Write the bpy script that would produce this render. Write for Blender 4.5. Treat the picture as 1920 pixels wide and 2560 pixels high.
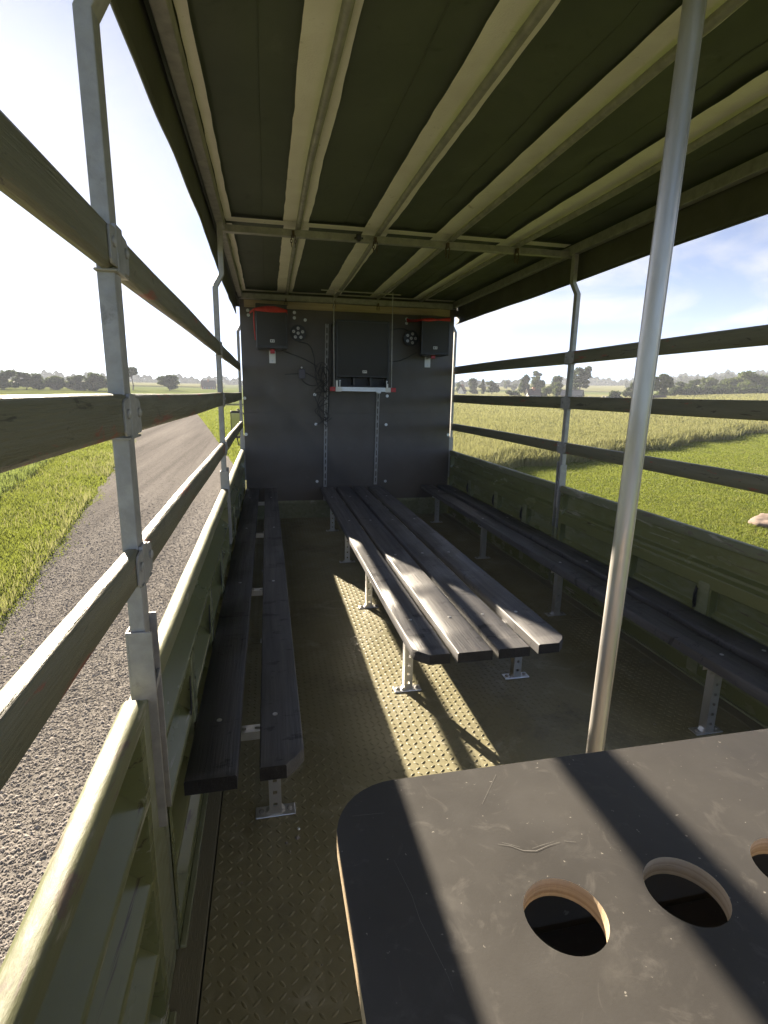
import bpy, bmesh, math, random
import numpy as np
from mathutils import Vector, Matrix, Euler
random.seed(7); RNG = np.random.default_rng(7)
R = math.radians
for o in list(bpy.data.objects): bpy.data.objects.remove(o)
SC = bpy.context.scene
COL = SC.collection

# ------------------------------------------------------------------ camera
F_PX, YAW, PITCH, ROLL, CAM_H = 1340.0, 0.2141, -0.2170, 0.0166, 1.4255
fw = Vector((math.sin(YAW)*math.cos(PITCH), math.cos(YAW)*math.cos(PITCH), math.sin(PITCH)))
rt = Vector((math.cos(YAW), -math.sin(YAW), 0)); up = rt.cross(fw)
RT = rt*math.cos(ROLL) + up*math.sin(ROLL); UP = up*math.cos(ROLL) - rt*math.sin(ROLL)
cam_d = bpy.data.cameras.new('camera'); cam = bpy.data.objects.new('camera', cam_d); COL.objects.link(cam)
cam.matrix_world = Matrix(((RT.x, UP.x, -fw.x, 0), (RT.y, UP.y, -fw.y, 0), (RT.z, UP.z, -fw.z, CAM_H), (0, 0, 0, 1)))
cam_d.sensor_fit = 'VERTICAL'; cam_d.sensor_height = 32.0; cam_d.lens = 32.0*F_PX/2560.0
cam_d.clip_start = 0.02; cam_d.clip_end = 12000
SC.camera = cam

# ------------------------------------------------------------------ light
SUN_AZ, SUN_EL = R(-20.8), R(20.7)          # azimuth from +Y towards +X
w = bpy.data.worlds.new('World'); SC.world = w; w.use_nodes = True
nt = w.node_tree; N = nt.nodes; L = nt.links; N.clear()
out = N.new('ShaderNodeOutputWorld'); bg = N.new('ShaderNodeBackground'); bg.inputs['Strength'].default_value = 0.05
sky = N.new('ShaderNodeTexSky'); sky.sky_type = 'NISHITA'; sky.sun_disc = False
sky.sun_elevation = SUN_EL; sky.sun_rotation = SUN_AZ; sky.air_density = 0.28; sky.dust_density = 0.12; sky.ozone_density = 1.6
tc = N.new('ShaderNodeTexCoord'); sep = N.new('ShaderNodeSeparateXYZ'); L.new(tc.outputs['Generated'], sep.inputs[0])
def wmath(op, a, b=None, c=None):
    m = N.new('ShaderNodeMath'); m.operation = op
    for i, v in enumerate((a, b, c)):
        if v is None: continue
        if isinstance(v, (int, float)): m.inputs[i].default_value = v
        else: L.new(v, m.inputs[i])
    return m.outputs[0]
zz = wmath('ADD', wmath('MAXIMUM', sep.outputs['Z'], 0.0), 0.10)
comb = N.new('ShaderNodeCombineXYZ'); L.new(wmath('DIVIDE', sep.outputs['X'], zz), comb.inputs[0]); L.new(wmath('DIVIDE', sep.outputs['Y'], zz), comb.inputs[1])
n1 = N.new('ShaderNodeTexNoise'); n1.inputs['Scale'].default_value = 0.85; n1.inputs['Detail'].default_value = 7; n1.inputs['Roughness'].default_value = 0.58; n1.inputs['Distortion'].default_value = 0.6
L.new(comb.outputs[0], n1.inputs['Vector'])
rmp = N.new('ShaderNodeValToRGB'); rmp.color_ramp.elements[0].position = 0.45; rmp.color_ramp.elements[1].position = 0.63
L.new(n1.outputs['Fac'], rmp.inputs[0])
fac = wmath('MULTIPLY', rmp.outputs[0], wmath('MINIMUM', wmath('MULTIPLY', wmath('MAXIMUM', sep.outputs['Z'], 0.0), 9.0), 0.75))
mixc = N.new('ShaderNodeMix'); mixc.data_type = 'RGBA'
L.new(fac, mixc.inputs['Factor']); L.new(sky.outputs[0], mixc.inputs['A'])
mixc.inputs['B'].default_value = (3.3, 3.3, 3.35, 1)
L.new(mixc.outputs['Result'], bg.inputs['Color']); L.new(bg.outputs[0], out.inputs[0])
sd = bpy.data.lights.new('sun', 'SUN'); sd.energy = 4.7; sd.angle = R(0.53); sd.color = (1.0, 0.87, 0.68)
so = bpy.data.objects.new('sun', sd); COL.objects.link(so); so.location = (-20, 50, 25)
SUN_DIR = Vector((math.sin(SUN_AZ)*math.cos(SUN_EL), math.cos(SUN_AZ)*math.cos(SUN_EL), math.sin(SUN_EL)))
so.rotation_euler = SUN_DIR.to_track_quat('Z', 'Y').to_euler()
SC.view_settings.view_transform = 'Standard'; SC.view_settings.look = 'None'; SC.view_settings.gamma = 1.0
SC.view_settings.exposure = 2.45
SC.render.engine = 'CYCLES'
SC.cycles.max_bounces = 8; SC.cycles.diffuse_bounces = 5; SC.cycles.use_denoising = True
SC.cycles.sample_clamp_indirect = 6.0

# ------------------------------------------------------------------ helpers
def ray(px, py):
    return (fw + RT*((px-960)/F_PX) - UP*((py-1280)/F_PX))
def on(ax, val, px, py):                      # a pixel's direction met with a known plane of the truck
    d = ray(px, py); o = Vector((0, 0, CAM_H)); i = 'xyz'.index(ax)
    return o + d*((val-o[i])/d[i])
def prop(o, label=None, cat=None, group=None, kind=None):
    if label: o['label'] = label
    if cat: o['category'] = cat
    if group: o['group'] = group
    if kind: o['kind'] = kind
    return o
def thing(name, label, cat, loc=(0, 0, 0), group=None, rz=0.0):
    o = bpy.data.objects.new(name, None); COL.objects.link(o); o.location = loc; o.rotation_euler = (0, 0, rz)
    o.empty_display_size = 0.05
    return prop(o, label, cat, group)
def link(name, me, parent=None):
    o = bpy.data.objects.new(name, me); COL.objects.link(o)
    if parent is not None: o.parent = parent
    return o
class MB:
    def __init__(s): s.v = []; s.f = []; s.m = []; s.mi = 0
    def add(s, vs, fs, mi=None):
        b = len(s.v); s.v += [tuple(v) for v in vs]
        for f in fs: s.f.append(tuple(b+i for i in f)); s.m.append(s.mi if mi is None else mi)
        return s
    def box(s, c, d, rot=None, mi=None):
        x, y, z = d[0]/2, d[1]/2, d[2]/2
        vs = [Vector((i, j, k)) for i in (-x, x) for j in (-y, y) for k in (-z, z)]
        if rot is not None: vs = [rot @ v for v in vs]
        c = Vector(c); vs = [v+c for v in vs]
        return s.add(vs, [(0, 1, 3, 2), (4, 6, 7, 5), (0, 4, 5, 1), (2, 3, 7, 6), (0, 2, 6, 4), (1, 5, 7, 3)], mi)
    def bb(s, x0, x1, y0, y1, z0, z1, mi=None):
        return s.box(((x0+x1)/2, (y0+y1)/2, (z0+z1)/2), (x1-x0, y1-y0, z1-z0), None, mi)
    def tube(s, pts, r, n=8, cap=True, mi=None):
        pts = [Vector(p) for p in pts]; rs = r if isinstance(r, (list, tuple)) else [r]*len(pts)
        vs = []; ref = Vector((0.31, 0.17, 0.93)); prev = None
        for i, p in enumerate(pts):
            t = (pts[min(i+1, len(pts)-1)] - pts[max(i-1, 0)]).normalized()
            if prev is None:
                a = t.cross(ref)
                if a.length < 1e-3: a = t.cross(Vector((1, 0, 0)))
            else: a = prev - t*prev.dot(t)
            a.normalize(); prev = a; b = t.cross(a)
            vs += [p + (a*math.cos(2*math.pi*k/n) + b*math.sin(2*math.pi*k/n))*rs[i] for k in range(n)]
        fs = [(i*n+k, i*n+(k+1) % n, (i+1)*n+(k+1) % n, (i+1)*n+k) for i in range(len(pts)-1) for k in range(n)]
        if cap: fs += [tuple(range(n))[::-1], tuple(range((len(pts)-1)*n, len(pts)*n))]
        return s.add(vs, fs, mi)
    def prism(s, poly, h0, h1, axis='z', mi=None):
        def P(a, b, h): return {'z': (a, b, h), 'y': (a, h, b), 'x': (h, a, b)}[axis]
        n = len(poly); vs = [P(a, b, h0) for a, b in poly] + [P(a, b, h1) for a, b in poly]
        fs = [(i, (i+1) % n, n+(i+1) % n, n+i) for i in range(n)] + [tuple(range(n))[::-1], tuple(range(n, 2*n))]
        return s.add(vs, fs, mi)
    def disc(s, c, r, ax, h, n=14, r2=None, mi=None):
        c = Vector(c); ax = Vector(ax).normalized()
        return s.tube([c, c+ax*h], [r, r2 if r2 is not None else r], n, True, mi)
    def build(s, name, mats, parent=None, smooth=None, bevel=0.0, seg=2):
        me = bpy.data.meshes.new(name); me.from_pydata(s.v, [], s.f); me.update()
        bm = bmesh.new(); bm.from_mesh(me); bmesh.ops.recalc_face_normals(bm, faces=bm.faces); bm.to_mesh(me); bm.free()
        for m in (mats if isinstance(mats, (list, tuple)) else [mats]): me.materials.append(m)
        me.polygons.foreach_set('material_index', s.m)
        if smooth is not None:
            me.polygons.foreach_set('use_smooth', [True]*len(me.polygons)); me.set_sharp_from_angle(angle=R(smooth))
        o = link(name, me, parent)
        if bevel:
            b = o.modifiers.new('edge', 'BEVEL'); b.width = bevel; b.segments = seg; b.limit_method = 'ANGLE'; b.angle_limit = R(40)
        return o
def np_mesh(name, V, Fq, mats, parent=None, smooth=False, mi=None):
    V = np.asarray(V, np.float32); Fq = np.asarray(Fq, np.int32); k = Fq.shape[1]
    me = bpy.data.meshes.new(name); me.vertices.add(len(V)); me.vertices.foreach_set('co', V.ravel())
    me.loops.add(Fq.size); me.loops.foreach_set('vertex_index', Fq.ravel())
    me.polygons.add(len(Fq)); me.polygons.foreach_set('loop_start', np.arange(0, Fq.size, k, dtype=np.int32))
    me.polygons.foreach_set('loop_total', np.full(len(Fq), k, np.int32))
    for m in (mats if isinstance(mats, (list, tuple)) else [mats]): me.materials.append(m)
    if mi is not None: me.polygons.foreach_set('material_index', np.asarray(mi, np.int32))
    me.polygons.foreach_set('use_smooth', np.full(len(Fq), bool(smooth)))
    me.update(calc_edges=True); me.validate()
    return link(name, me, parent)
def copy_tree(o, parent=None):
    c = o.copy(); COL.objects.link(c)
    if parent is not None: c.parent = parent
    for ch in [x for x in o.children]: copy_tree(ch, c)
    return c

# ------------------------------------------------------------------ materials
def mat(name, base, rough=0.6, metal=0.0, var=None, vscale=8.0, stretch=(1, 1, 1), bump=0.0, bscale=40.0, bstretch=None,
        wear=None, wscale=12.0, wpos=(0.6, 0.68), wstretch=(1, 1, 1), spec=0.5, rvar=0.0, speck=None, translucent=None, detail=5, rot=None, objrand=0.0, edge=None):
    m = bpy.data.materials.new(name); m.use_nodes = True; t = m.node_tree; n = t.nodes; l = t.links
    p = n['Principled BSDF']; p.inputs['Roughness'].default_value = rough; p.inputs['Metallic'].default_value = metal
    p.inputs['Specular IOR Level'].default_value = spec
    tc = n.new('ShaderNodeTexCoord')
    def noise(scale, st, det=detail, ro=0.6, dist=0.0):
        mp = n.new('ShaderNodeMapping'); mp.inputs['Scale'].default_value = st; l.new(tc.outputs['Object'], mp.inputs[0])
        if rot: mp.inputs['Rotation'].default_value = rot
        k = n.new('ShaderNodeTexNoise'); k.inputs['Scale'].default_value = scale; k.inputs['Detail'].default_value = det
        k.inputs['Roughness'].default_value = ro; k.inputs['Distortion'].default_value = dist; l.new(mp.outputs[0], k.inputs['Vector']); return k.outputs['Fac']
    def ramp(fac, e):
        r = n.new('ShaderNodeValToRGB'); cr = r.color_ramp
        while len(cr.elements) < len(e): cr.elements.new(0.5)
        for el, (pos, c) in zip(cr.elements, e): el.position = pos; el.color = (*c, 1) if len(c) == 3 else c
        l.new(fac, r.inputs[0]); return r.outputs[0]
    col = None
    if var is not None:
        col = ramp(noise(vscale, stretch, dist=0.3), [(0.30, base), (0.72, var)])
    def mixin(col, fac, c2):
        mx = n.new('ShaderNodeMix'); mx.data_type = 'RGBA'; l.new(fac, mx.inputs['Factor'])
        if col is None: mx.inputs['A'].default_value = (*base, 1)
        else: l.new(col, mx.inputs['A'])
        mx.inputs['B'].default_value = (*c2, 1); return mx.outputs['Result']
    if wear is not None:
        wl = wear if isinstance(wear, list) else [wear]
        for i, wc in enumerate(wl):
            sc = wscale*(1+0.7*i)
            f = ramp(noise(sc, wstretch, 9, 0.68, 0.4+i), [(wpos[0], (0, 0, 0)), (wpos[1], (1, 1, 1))])
            col = mixin(col, f, wc)
    if speck is not None:
        c2, ss, pos = speck
        col = mixin(col, ramp(noise(ss, (1, 1, 1), 2), [(pos, (0, 0, 0)), (pos+0.04, (1, 1, 1))]), c2)
    if edge is not None:
        ge = n.new('ShaderNodeNewGeometry'); nz = noise(30, (1, .3, 1)); ma = n.new('ShaderNodeMath'); ma.operation = 'MULTIPLY_ADD'; l.new(nz, ma.inputs[0]); ma.inputs[1].default_value = .10; l.new(ge.outputs['Pointiness'], ma.inputs[2])
        col = mixin(col, ramp(ma.outputs[0], [(.575, (0, 0, 0)), (.66, (.8, .8, .8))]), edge)  # pale convex edges: paint wear, with the light ridges catch put into the colour
    if objrand and col is not None:
        oi_ = n.new('ShaderNodeObjectInfo'); mr_ = n.new('ShaderNodeMapRange'); mr_.inputs['To Min'].default_value = 1-objrand; mr_.inputs['To Max'].default_value = 1+objrand; l.new(oi_.outputs['Random'], mr_.inputs[0])
        hs = n.new('ShaderNodeHueSaturation'); l.new(mr_.outputs[0], hs.inputs['Value']); l.new(col, hs.inputs['Color']); col = hs.outputs[0]
    if col is None: p.inputs['Base Color'].default_value = (*base, 1)
    else: l.new(col, p.inputs['Base Color'])
    if rvar:
        r_ = n.new('ShaderNodeMapRange'); l.new(noise(vscale*1.7, stretch), r_.inputs[0])
        r_.inputs['From Min'].default_value = 0.3; r_.inputs['From Max'].default_value = 0.7
        r_.inputs['To Min'].default_value = max(0.03, rough-rvar); r_.inputs['To Max'].default_value = min(1, rough+rvar)
        l.new(r_.outputs[0], p.inputs['Roughness'])
    if bump:
        b = n.new('ShaderNodeBump'); b.inputs['Strength'].default_value = bump; b.inputs['Distance'].default_value = 0.01
        l.new(noise(bscale, bstretch or stretch, 6), b.inputs['Height']); l.new(b.outputs[0], p.inputs['Normal'])
    if translucent:
        ts = n.new('ShaderNodeBsdfTranslucent'); ts.inputs[0].default_value = (*translucent, 1)
        if col is not None:
            mm = n.new('ShaderNodeMix'); mm.data_type = 'RGBA'; mm.blend_type = 'MULTIPLY'; mm.inputs['Factor'].default_value = 0
        ad = n.new('ShaderNodeMixShader'); ad.inputs[0].default_value = 0.4
        l.new(p.outputs[0], ad.inputs[1]); l.new(ts.outputs[0], ad.inputs[2]); l.new(ad.outputs[0], n['Material Output'].inputs[0])
    return m
OLIVE = (0.125, 0.130, 0.046)
M = dict(
    floor=mat('floor_paint', (0.225, 0.205, 0.120), 0.46, var=(0.300, 0.272, 0.160), vscale=2.2, wear=[(0.125, 0.112, 0.075), (0.37, 0.34, 0.24)], wscale=2.4, wpos=(0.54, 0.72), bump=0.12, bscale=260, rvar=0.12, speck=((0.5, 0.46, 0.36), 220, 0.735)),
    plank_edge=mat('edge_plank', (0.19, 0.17, 0.105), 0.8, var=(0.21, 0.19, 0.12), vscale=5, stretch=(8, .6, 8), bump=0.3, bscale=40, speck=((0.3, 0.28, 0.2), 150, 0.72)),
    olive=mat('olive_paint', (0.152, 0.163, 0.064), 0.24, var=(0.190, 0.200, 0.083), vscale=2.2, stretch=(1, .4, 1), wear=[(0.36, 0.35, 0.25), (0.075, 0.065, 0.035)], wscale=7, wpos=(0.615, 0.655), wstretch=(1, .12, 2.2), bump=0.05, bscale=60, rvar=0.08, edge=(.36, .37, .26)),
    olive_cap=mat('olive_cap_paint', (0.135, 0.142, 0.064), 0.60, var=(0.18, 0.184, 0.095), vscale=3, stretch=(2, .35, 2), wear=[(0.31, 0.30, 0.22), (0.13, 0.10, 0.07)], wscale=7, wpos=(0.56, 0.63), wstretch=(2.0, .5, 2.0), bump=0.15, bscale=60, bstretch=(2, .4, 2), rvar=.1),
    rail=mat('rail_paint', (0.150, 0.140, 0.085), 0.42, var=(0.215, 0.20, 0.128), vscale=4, stretch=(6, .5, 6), wear=[(0.30, 0.105, 0.065), (0.085, 0.075, 0.045)], wscale=3.0, wpos=(0.605, 0.635), wstretch=(2.5, 1.2, 6), bump=0.45, bscale=26, bstretch=(5, .35, 9), rvar=0.08),
    galv=mat('galvanised_steel', (0.30, 0.29, 0.27), 0.50, 0.25, var=(0.42, 0.405, 0.38), vscale=26, wear=(0.20, 0.19, 0.17), wscale=10, wpos=(0.60, 0.72), bump=0.12, bscale=90, rvar=0.12),
    galv_dark=mat('weathered_steel', (0.22, 0.22, 0.20), 0.55, 0.3, var=(0.36, 0.35, 0.31), vscale=18, wear=(0.33, 0.32, 0.29), wscale=14, wpos=(0.6, 0.7), bump=0.15, bscale=70),
    zinc=mat('bright_zinc', (0.60, 0.60, 0.60), 0.36, 0.8, var=(0.68, 0.68, 0.68), vscale=6, rvar=0.05),
    pole=mat('aluminium_pole', (0.44, 0.42, 0.385), 0.40, 0.65, var=(0.60, 0.575, 0.535), vscale=7, stretch=(3, 3, .5), wear=(0.36, 0.33, 0.28), wscale=11, wpos=(0.58, 0.74), wstretch=(2, 2, .25), bump=0.06, bscale=60, rvar=0.12),
    canvas=mat('canvas_inside', (0.074, 0.088, 0.062), 0.72, var=(0.096, 0.110, 0.078), vscale=2.4, wear=[(0.135, 0.146, 0.11), (0.050, 0.058, 0.040)], wscale=4, wpos=(0.60, 0.78), bump=0.10, bscale=240, spec=0.3),
    flap=mat('flap_canvas', (0.07, 0.07, 0.05), 0.6, var=(0.11, 0.11, 0.08), vscale=4, bump=0.2, bscale=30, spec=0.3),
    webbing=mat('cream_webbing', (0.72, 0.69, 0.60), 0.8, var=(0.82, 0.80, 0.71), vscale=5, wear=[(0.38, 0.35, 0.27), (0.5, 0.46, 0.36)], wscale=11, wpos=(0.63, 0.74), bump=0.25, bscale=140, spec=0.2),
    panel=mat('black_film_plywood', (0.082, 0.069, 0.055), 0.46, var=(0.110, 0.094, 0.077), vscale=3.0, wear=(0.135, 0.118, 0.098), wscale=6, wpos=(0.62, 0.8), bump=0.05, bscale=300, rvar=0.09, speck=((0.22, 0.21, 0.19), 60, 0.745)),
    table=mat('scuffed_film_plywood', (0.050, 0.047, 0.045), 0.47, var=(0.072, 0.067, 0.062), vscale=5, wear=[(0.105, 0.098, 0.090), (0.13, 0.12, 0.11)], wscale=14, wpos=(0.57, 0.80), bump=0.03, bscale=420, rvar=0.10, speck=((0.27, 0.25, 0.22), 170, 0.725)),
    plyedge=mat('plywood_edge', (0.34, 0.23, 0.13), 0.7, var=(0.62, 0.50, 0.34), vscale=5.2, stretch=(.25, .25, 46), bump=0.3, bscale=90, wear=(0.16, 0.09, 0.05), wscale=8, wpos=(0.62, 0.70), wstretch=(1, 1, 14)),
    plank=mat('black_stained_plank', (0.058, 0.058, 0.064), 0.54, var=(0.108, 0.103, 0.104), vscale=3.0, stretch=(9, .40, 9), bump=0.35, bscale=20, bstretch=(7, .25, 7), rvar=0.12, wear=[(0.018, 0.017, 0.019), (0.03, 0.029, 0.032)], wscale=5.0, wpos=(0.60, 0.65), wstretch=(.8, 1.6, 1), objrand=.25),
    plank_end=mat('plank_end_grain', (0.012, 0.011, 0.012), 0.75, var=(0.026, 0.024, 0.024), vscale=30, bump=0.4, bscale=120),
    speaker=mat('speaker_black', (0.024, 0.024, 0.025), 0.42, var=(0.034, 0.034, 0.035), vscale=40, bump=0.15, bscale=300),
    grille=mat('speaker_grille', (0.034, 0.032, 0.029), 0.55, bump=0.5, bscale=520),
    black=mat('black_rubber', (0.012, 0.012, 0.012), 0.5, var=(0.022, 0.022, 0.022), vscale=20),
    red=mat('red_strap', (0.42, 0.022, 0.018), 0.6, var=(0.60, 0.045, 0.035), vscale=25, bump=0.2, bscale=200),
    redplastic=mat('red_plastic', (0.45, 0.02, 0.02), 0.35),
    white=mat('white_plastic', (0.75, 0.74, 0.70), 0.4),
    lens=mat('clear_lens', (0.72, 0.70, 0.66), 0.18, 0.2),
    beam=mat('raw_timber_beam', (0.36, 0.28, 0.17), 0.8, var=(0.50, 0.41, 0.27), vscale=4, stretch=(.5, 6, 6), bump=0.4, bscale=30, bstretch=(.5, 6, 6), wear=(0.22, 0.16, 0.10), wscale=9, wpos=(0.6, 0.75)),
    rust=mat('rusty_chain', (0.06, 0.045, 0.035), 0.6, 0.4, var=(0.12, 0.08, 0.05), vscale=60),
    gravel=mat('gravel_road', (0.128, 0.118, 0.109), 1.0, var=(0.285, 0.263, 0.240), vscale=1.3, stretch=(1, .03, 1), bump=1.0, bscale=26, bstretch=(1, 1, 1), speck=((0.26, 0.235, 0.215), 42, 0.60), wear=[(0.085, 0.078, 0.072), (0.21, 0.195, 0.18)], wscale=16, wpos=(0.52, 0.64), spec=0.0, rot=(0, 0, 0.15)),
    stone=mat('gravel_stone', (0.20, 0.178, 0.162), 0.9, var=(0.37, 0.335, 0.305), vscale=9, spec=0.1),
    soil=mat('meadow_ground', (0.085, 0.105, 0.028), 0.95, var=(0.145, 0.165, 0.045), vscale=0.35, wear=(0.17, 0.165, 0.075), wscale=0.9, wpos=(0.56, 0.72), bump=0.6, bscale=6, spec=0.0),
    lawn=mat('lawn_ground', (0.115, 0.150, 0.028), 0.95, var=(0.175, 0.205, 0.045), vscale=0.5, wear=(0.21, 0.20, 0.08), wscale=2.5, wpos=(0.58, 0.75), bump=0.8, bscale=12, spec=0.0),
    farfield=mat('far_field', (0.15, 0.155, 0.055), 0.95, var=(0.205, 0.20, 0.08), vscale=0.02, bump=0.5, bscale=0.7, spec=0.0),
    greenfield=mat('green_far_field', (0.115, 0.145, 0.045), 0.95, var=(0.16, 0.185, 0.065), vscale=0.03, spec=0.0),
    wheatbase=mat('wheat_base', (0.185, 0.190, 0.085), 0.95, var=(0.245, 0.24, 0.115), vscale=0.10, bump=1.0, bscale=3.0, wear=(0.25, 0.24, 0.125), wscale=1.4, wpos=(0.50, 0.72), spec=0.0),
    wheat=mat('wheat_stalk', (0.195, 0.205, 0.088), 0.8, var=(0.315, 0.300, 0.155), vscale=0.22, translucent=(0.29, 0.29, 0.12), spec=0.1, wear=(0.13, 0.155, 0.06), wscale=.09, wpos=(.52, .7)),
    grass=mat('grass_blade', (0.095, 0.135, 0.024), 0.65, var=(0.235, 0.235, 0.062), vscale=1.6, translucent=(0.24, 0.28, 0.05), spec=0.2, wear=[(0.27, 0.245, 0.105), (0.07, 0.11, 0.022)], wscale=.55, wpos=(.56, .72)),
    tallgrass=mat('tall_grass_blade', (0.09, 0.13, 0.035), 0.65, var=(0.21, 0.22, 0.085), vscale=0.7, translucent=(0.22, 0.27, 0.07), spec=0.25),
    leaf=mat('leaf_green', (0.036, 0.056, 0.018), 0.7, var=(0.075, 0.100, 0.030), vscale=0.5, translucent=(0.07, 0.10, 0.02), spec=0.2),
    leaf2=mat('leaf_light_green', (0.060, 0.085, 0.022), 0.7, var=(0.120, 0.145, 0.040), vscale=0.5, translucent=(0.11, 0.15, 0.03), spec=0.2),
    wood_far=mat('far_wood_foliage', (0.040, 0.058, 0.024), 1.0, var=(0.075, 0.095, 0.036), vscale=0.12, spec=0.0),
    bark=mat('bark', (0.06, 0.045, 0.033), 0.9, var=(0.11, 0.085, 0.065), vscale=3, bump=0.5, bscale=10),
    wallwhite=mat('white_render', (0.72, 0.70, 0.65), 0.85, var=(0.80, 0.78, 0.73), vscale=0.6),
    brick=mat('brick_wall', (0.24, 0.12, 0.08), 0.85, var=(0.32, 0.17, 0.12), vscale=2),
    greywall=mat('grey_boards', (0.16, 0.15, 0.14), 0.85, var=(0.24, 0.23, 0.21), vscale=1.2),
    roofdark=mat('dark_roof', (0.075, 0.06, 0.055), 0.8, var=(0.11, 0.09, 0.08), vscale=0.8, bump=0.5, bscale=4),
    roofgrey=mat('grey_roof', (0.17, 0.16, 0.155), 0.8, var=(0.23, 0.22, 0.21), vscale=0.8),
    window=mat('dark_glass', (0.02, 0.024, 0.028), 0.1),
    straw=mat('wrapped_straw', (0.30, 0.29, 0.22), 0.8, var=(0.40, 0.38, 0.28), vscale=4),
    rock=mat('pale_boulder', (0.17, 0.125, 0.10), 0.9, var=(0.28, 0.215, 0.18), vscale=6, bump=0.7, bscale=9),
    cab=mat('cab_paint', (0.05, 0.055, 0.026), 0.4, var=(0.07, 0.075, 0.035), vscale=2),
    mirror=mat('mirror_glass', (0.5, 0.52, 0.53), 0.05, 0.95),
    print_=mat('badge_print', (0.10, 0.10, 0.11), 0.4),
)

# ------------------------------------------------------------------ terrain and setting
def sstep(a, b, x):
    t = np.clip((x-a)/(b-a), 0, 1); return t*t*(3-2*t)
def terrain(x, y):
    x = np.asarray(x, float); y = np.asarray(y, float)
    r = np.hypot(x, y); az = np.degrees(np.arctan2(x, y))
    z = -1.30 + 0.0145*np.maximum(0, r-8)*(0.25+0.75*sstep(-110, -60, az)*(1-sstep(90, 140, az)))
    z += 0.012*sstep(34, 47, az)*(1-sstep(90, 130, az))*np.maximum(0, r-40)
    z += 0.016*sstep(8, 26, az)*(1-sstep(90, 130, az))*np.maximum(0, r-290)
    z += 0.006*np.maximum(0, r-420)*sstep(-70, -40, az)*(1-sstep(0, 10, az))
    z = np.where(r > 900, -1.30 + (z+1.30)*(900/np.maximum(r, 900))**0.35, z)
    z += 0.03*np.sin(x*0.21+1.0)*np.cos(y*0.17)*np.clip((r-10)/20, 0, 1)
    return z
def strip_sheet(name, A, B, nu, nv, m, dz, kind='structure', smooth=True, jag=0.0):
    """sheet between two world polylines A(u), B(u), laid on the terrain"""
    A = np.array(A, float); B = np.array(B, float)
    def samp(P, u):
        s = np.linspace(0, 1, len(P)); return np.c_[np.interp(u, s, P[:, 0]), np.interp(u, s, P[:, 1])]
    u = np.linspace(0, 1, nu); a = samp(A, u); b = samp(B, u)
    if jag:
        a += RNG.normal(0, jag, a.shape); b += RNG.normal(0, jag, b.shape)
    v = np.linspace(0, 1, nv)[None, :, None]; Pn = a[:, None, :]*(1-v) + b[:, None, :]*v
    X = Pn[..., 0].ravel(); Y = Pn[..., 1].ravel(); Z = terrain(X, Y)+dz
    i = np.arange(nu-1)[:, None]*nv + np.arange(nv-1)[None, :]; i = i.ravel()
    o = np_mesh(name, np.c_[X, Y, Z], np.c_[i, i+1, i+nv+1, i+nv], m, None, smooth)
    return prop(o, kind=kind)
# ground: one sheet to the horizon
rr = np.concatenate([[0.0, 0.02], np.geomspace(1.5, 4500, 120)]); aa = np.linspace(-np.pi, np.pi, 241)[:-1]
RR, AA = np.meshgrid(rr[1:], aa, indexing='ij'); X = RR*np.sin(AA); Y = RR*np.cos(AA)
na = len(aa); V = np.c_[X.ravel(), Y.ravel(), terrain(X, Y).ravel()]
i = (np.arange(len(rr)-2)[:, None]*na); k = np.arange(na)[None, :]; k2 = (k+1) % na
Fq = np.stack([i+k, i+k2, i+na+k2, i+na+k], -1).reshape(-1, 4)
ground = prop(np_mesh('ground', V, Fq, M['soil'], None, True), kind='structure')
# gravel road, heading a little left of the truck's own axis
def road_edge(y, side):
    c = -0.15 - 0.150*y - 0.00035*y*np.maximum(y-20, 0)*0.5
    return c + side*(1.95+0.004*np.maximum(y-20, 0))
ys = np.concatenate([np.linspace(-30, 0, 12), np.linspace(1, 40, 60), np.linspace(43, 240, 40)])
road = strip_sheet('road', np.c_[road_edge(ys, -1), ys], np.c_[road_edge(ys, 1), ys], 160, 14, M['gravel'], 0.02, jag=0.05)
# lawn to the right of the truck
lawn = strip_sheet('lawn', [(1.8, -14), (1.8, 13.4)], [(60, -14), (60, 43.5)], 40, 40, M['lawn'], 0.008)

# ------------------------------------------------------------------ truck bed
XL, XR, D = -0.264, 2.136, 6.147
bed = thing('truck_bed', 'olive painted checker plate bed of the open truck with timber edge strips', 'truck bed', (0, 0, 0))
ysplit = [-0.9, 0.95, 2.955, 4.96, 6.132]
plates = []
for a, b in zip(ysplit[:-1], ysplit[1:]):
    plates.append(MB().bb(-0.197, 2.055, a+0.0015, b-0.0015, -0.006, 0.0).build('floor_plate', M['floor'], bed))
for x0, x1 in ((-0.33, -0.2645), (2.1365, 2.20)):
    MB().bb(x0, x1, -0.95, 6.2, -.16, -.0215).build('side_beam', M['olive'], bed)
for x0, x1 in ((-0.272, -0.202), (2.060, 2.144)):
    MB().bb(x0, x1, -0.9, 6.13, -0.02, 0.003).build('edge_plank', M['plank_edge'], bed, bevel=0.003)
MB().bb(-0.26, 2.13, -0.9, 6.2, -0.14, -0.022).build('under_frame', M['black'], bed)
rs = MB(); rs.bb(-0.255, 2.128, 6.136, 6.166, -0.015, 0.205)
rs.bb(-0.255, 2.128, 6.121, 6.136, 0.165, 0.195); rs.build('front_riser', M['olive'], bed, bevel=0.004)
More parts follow.
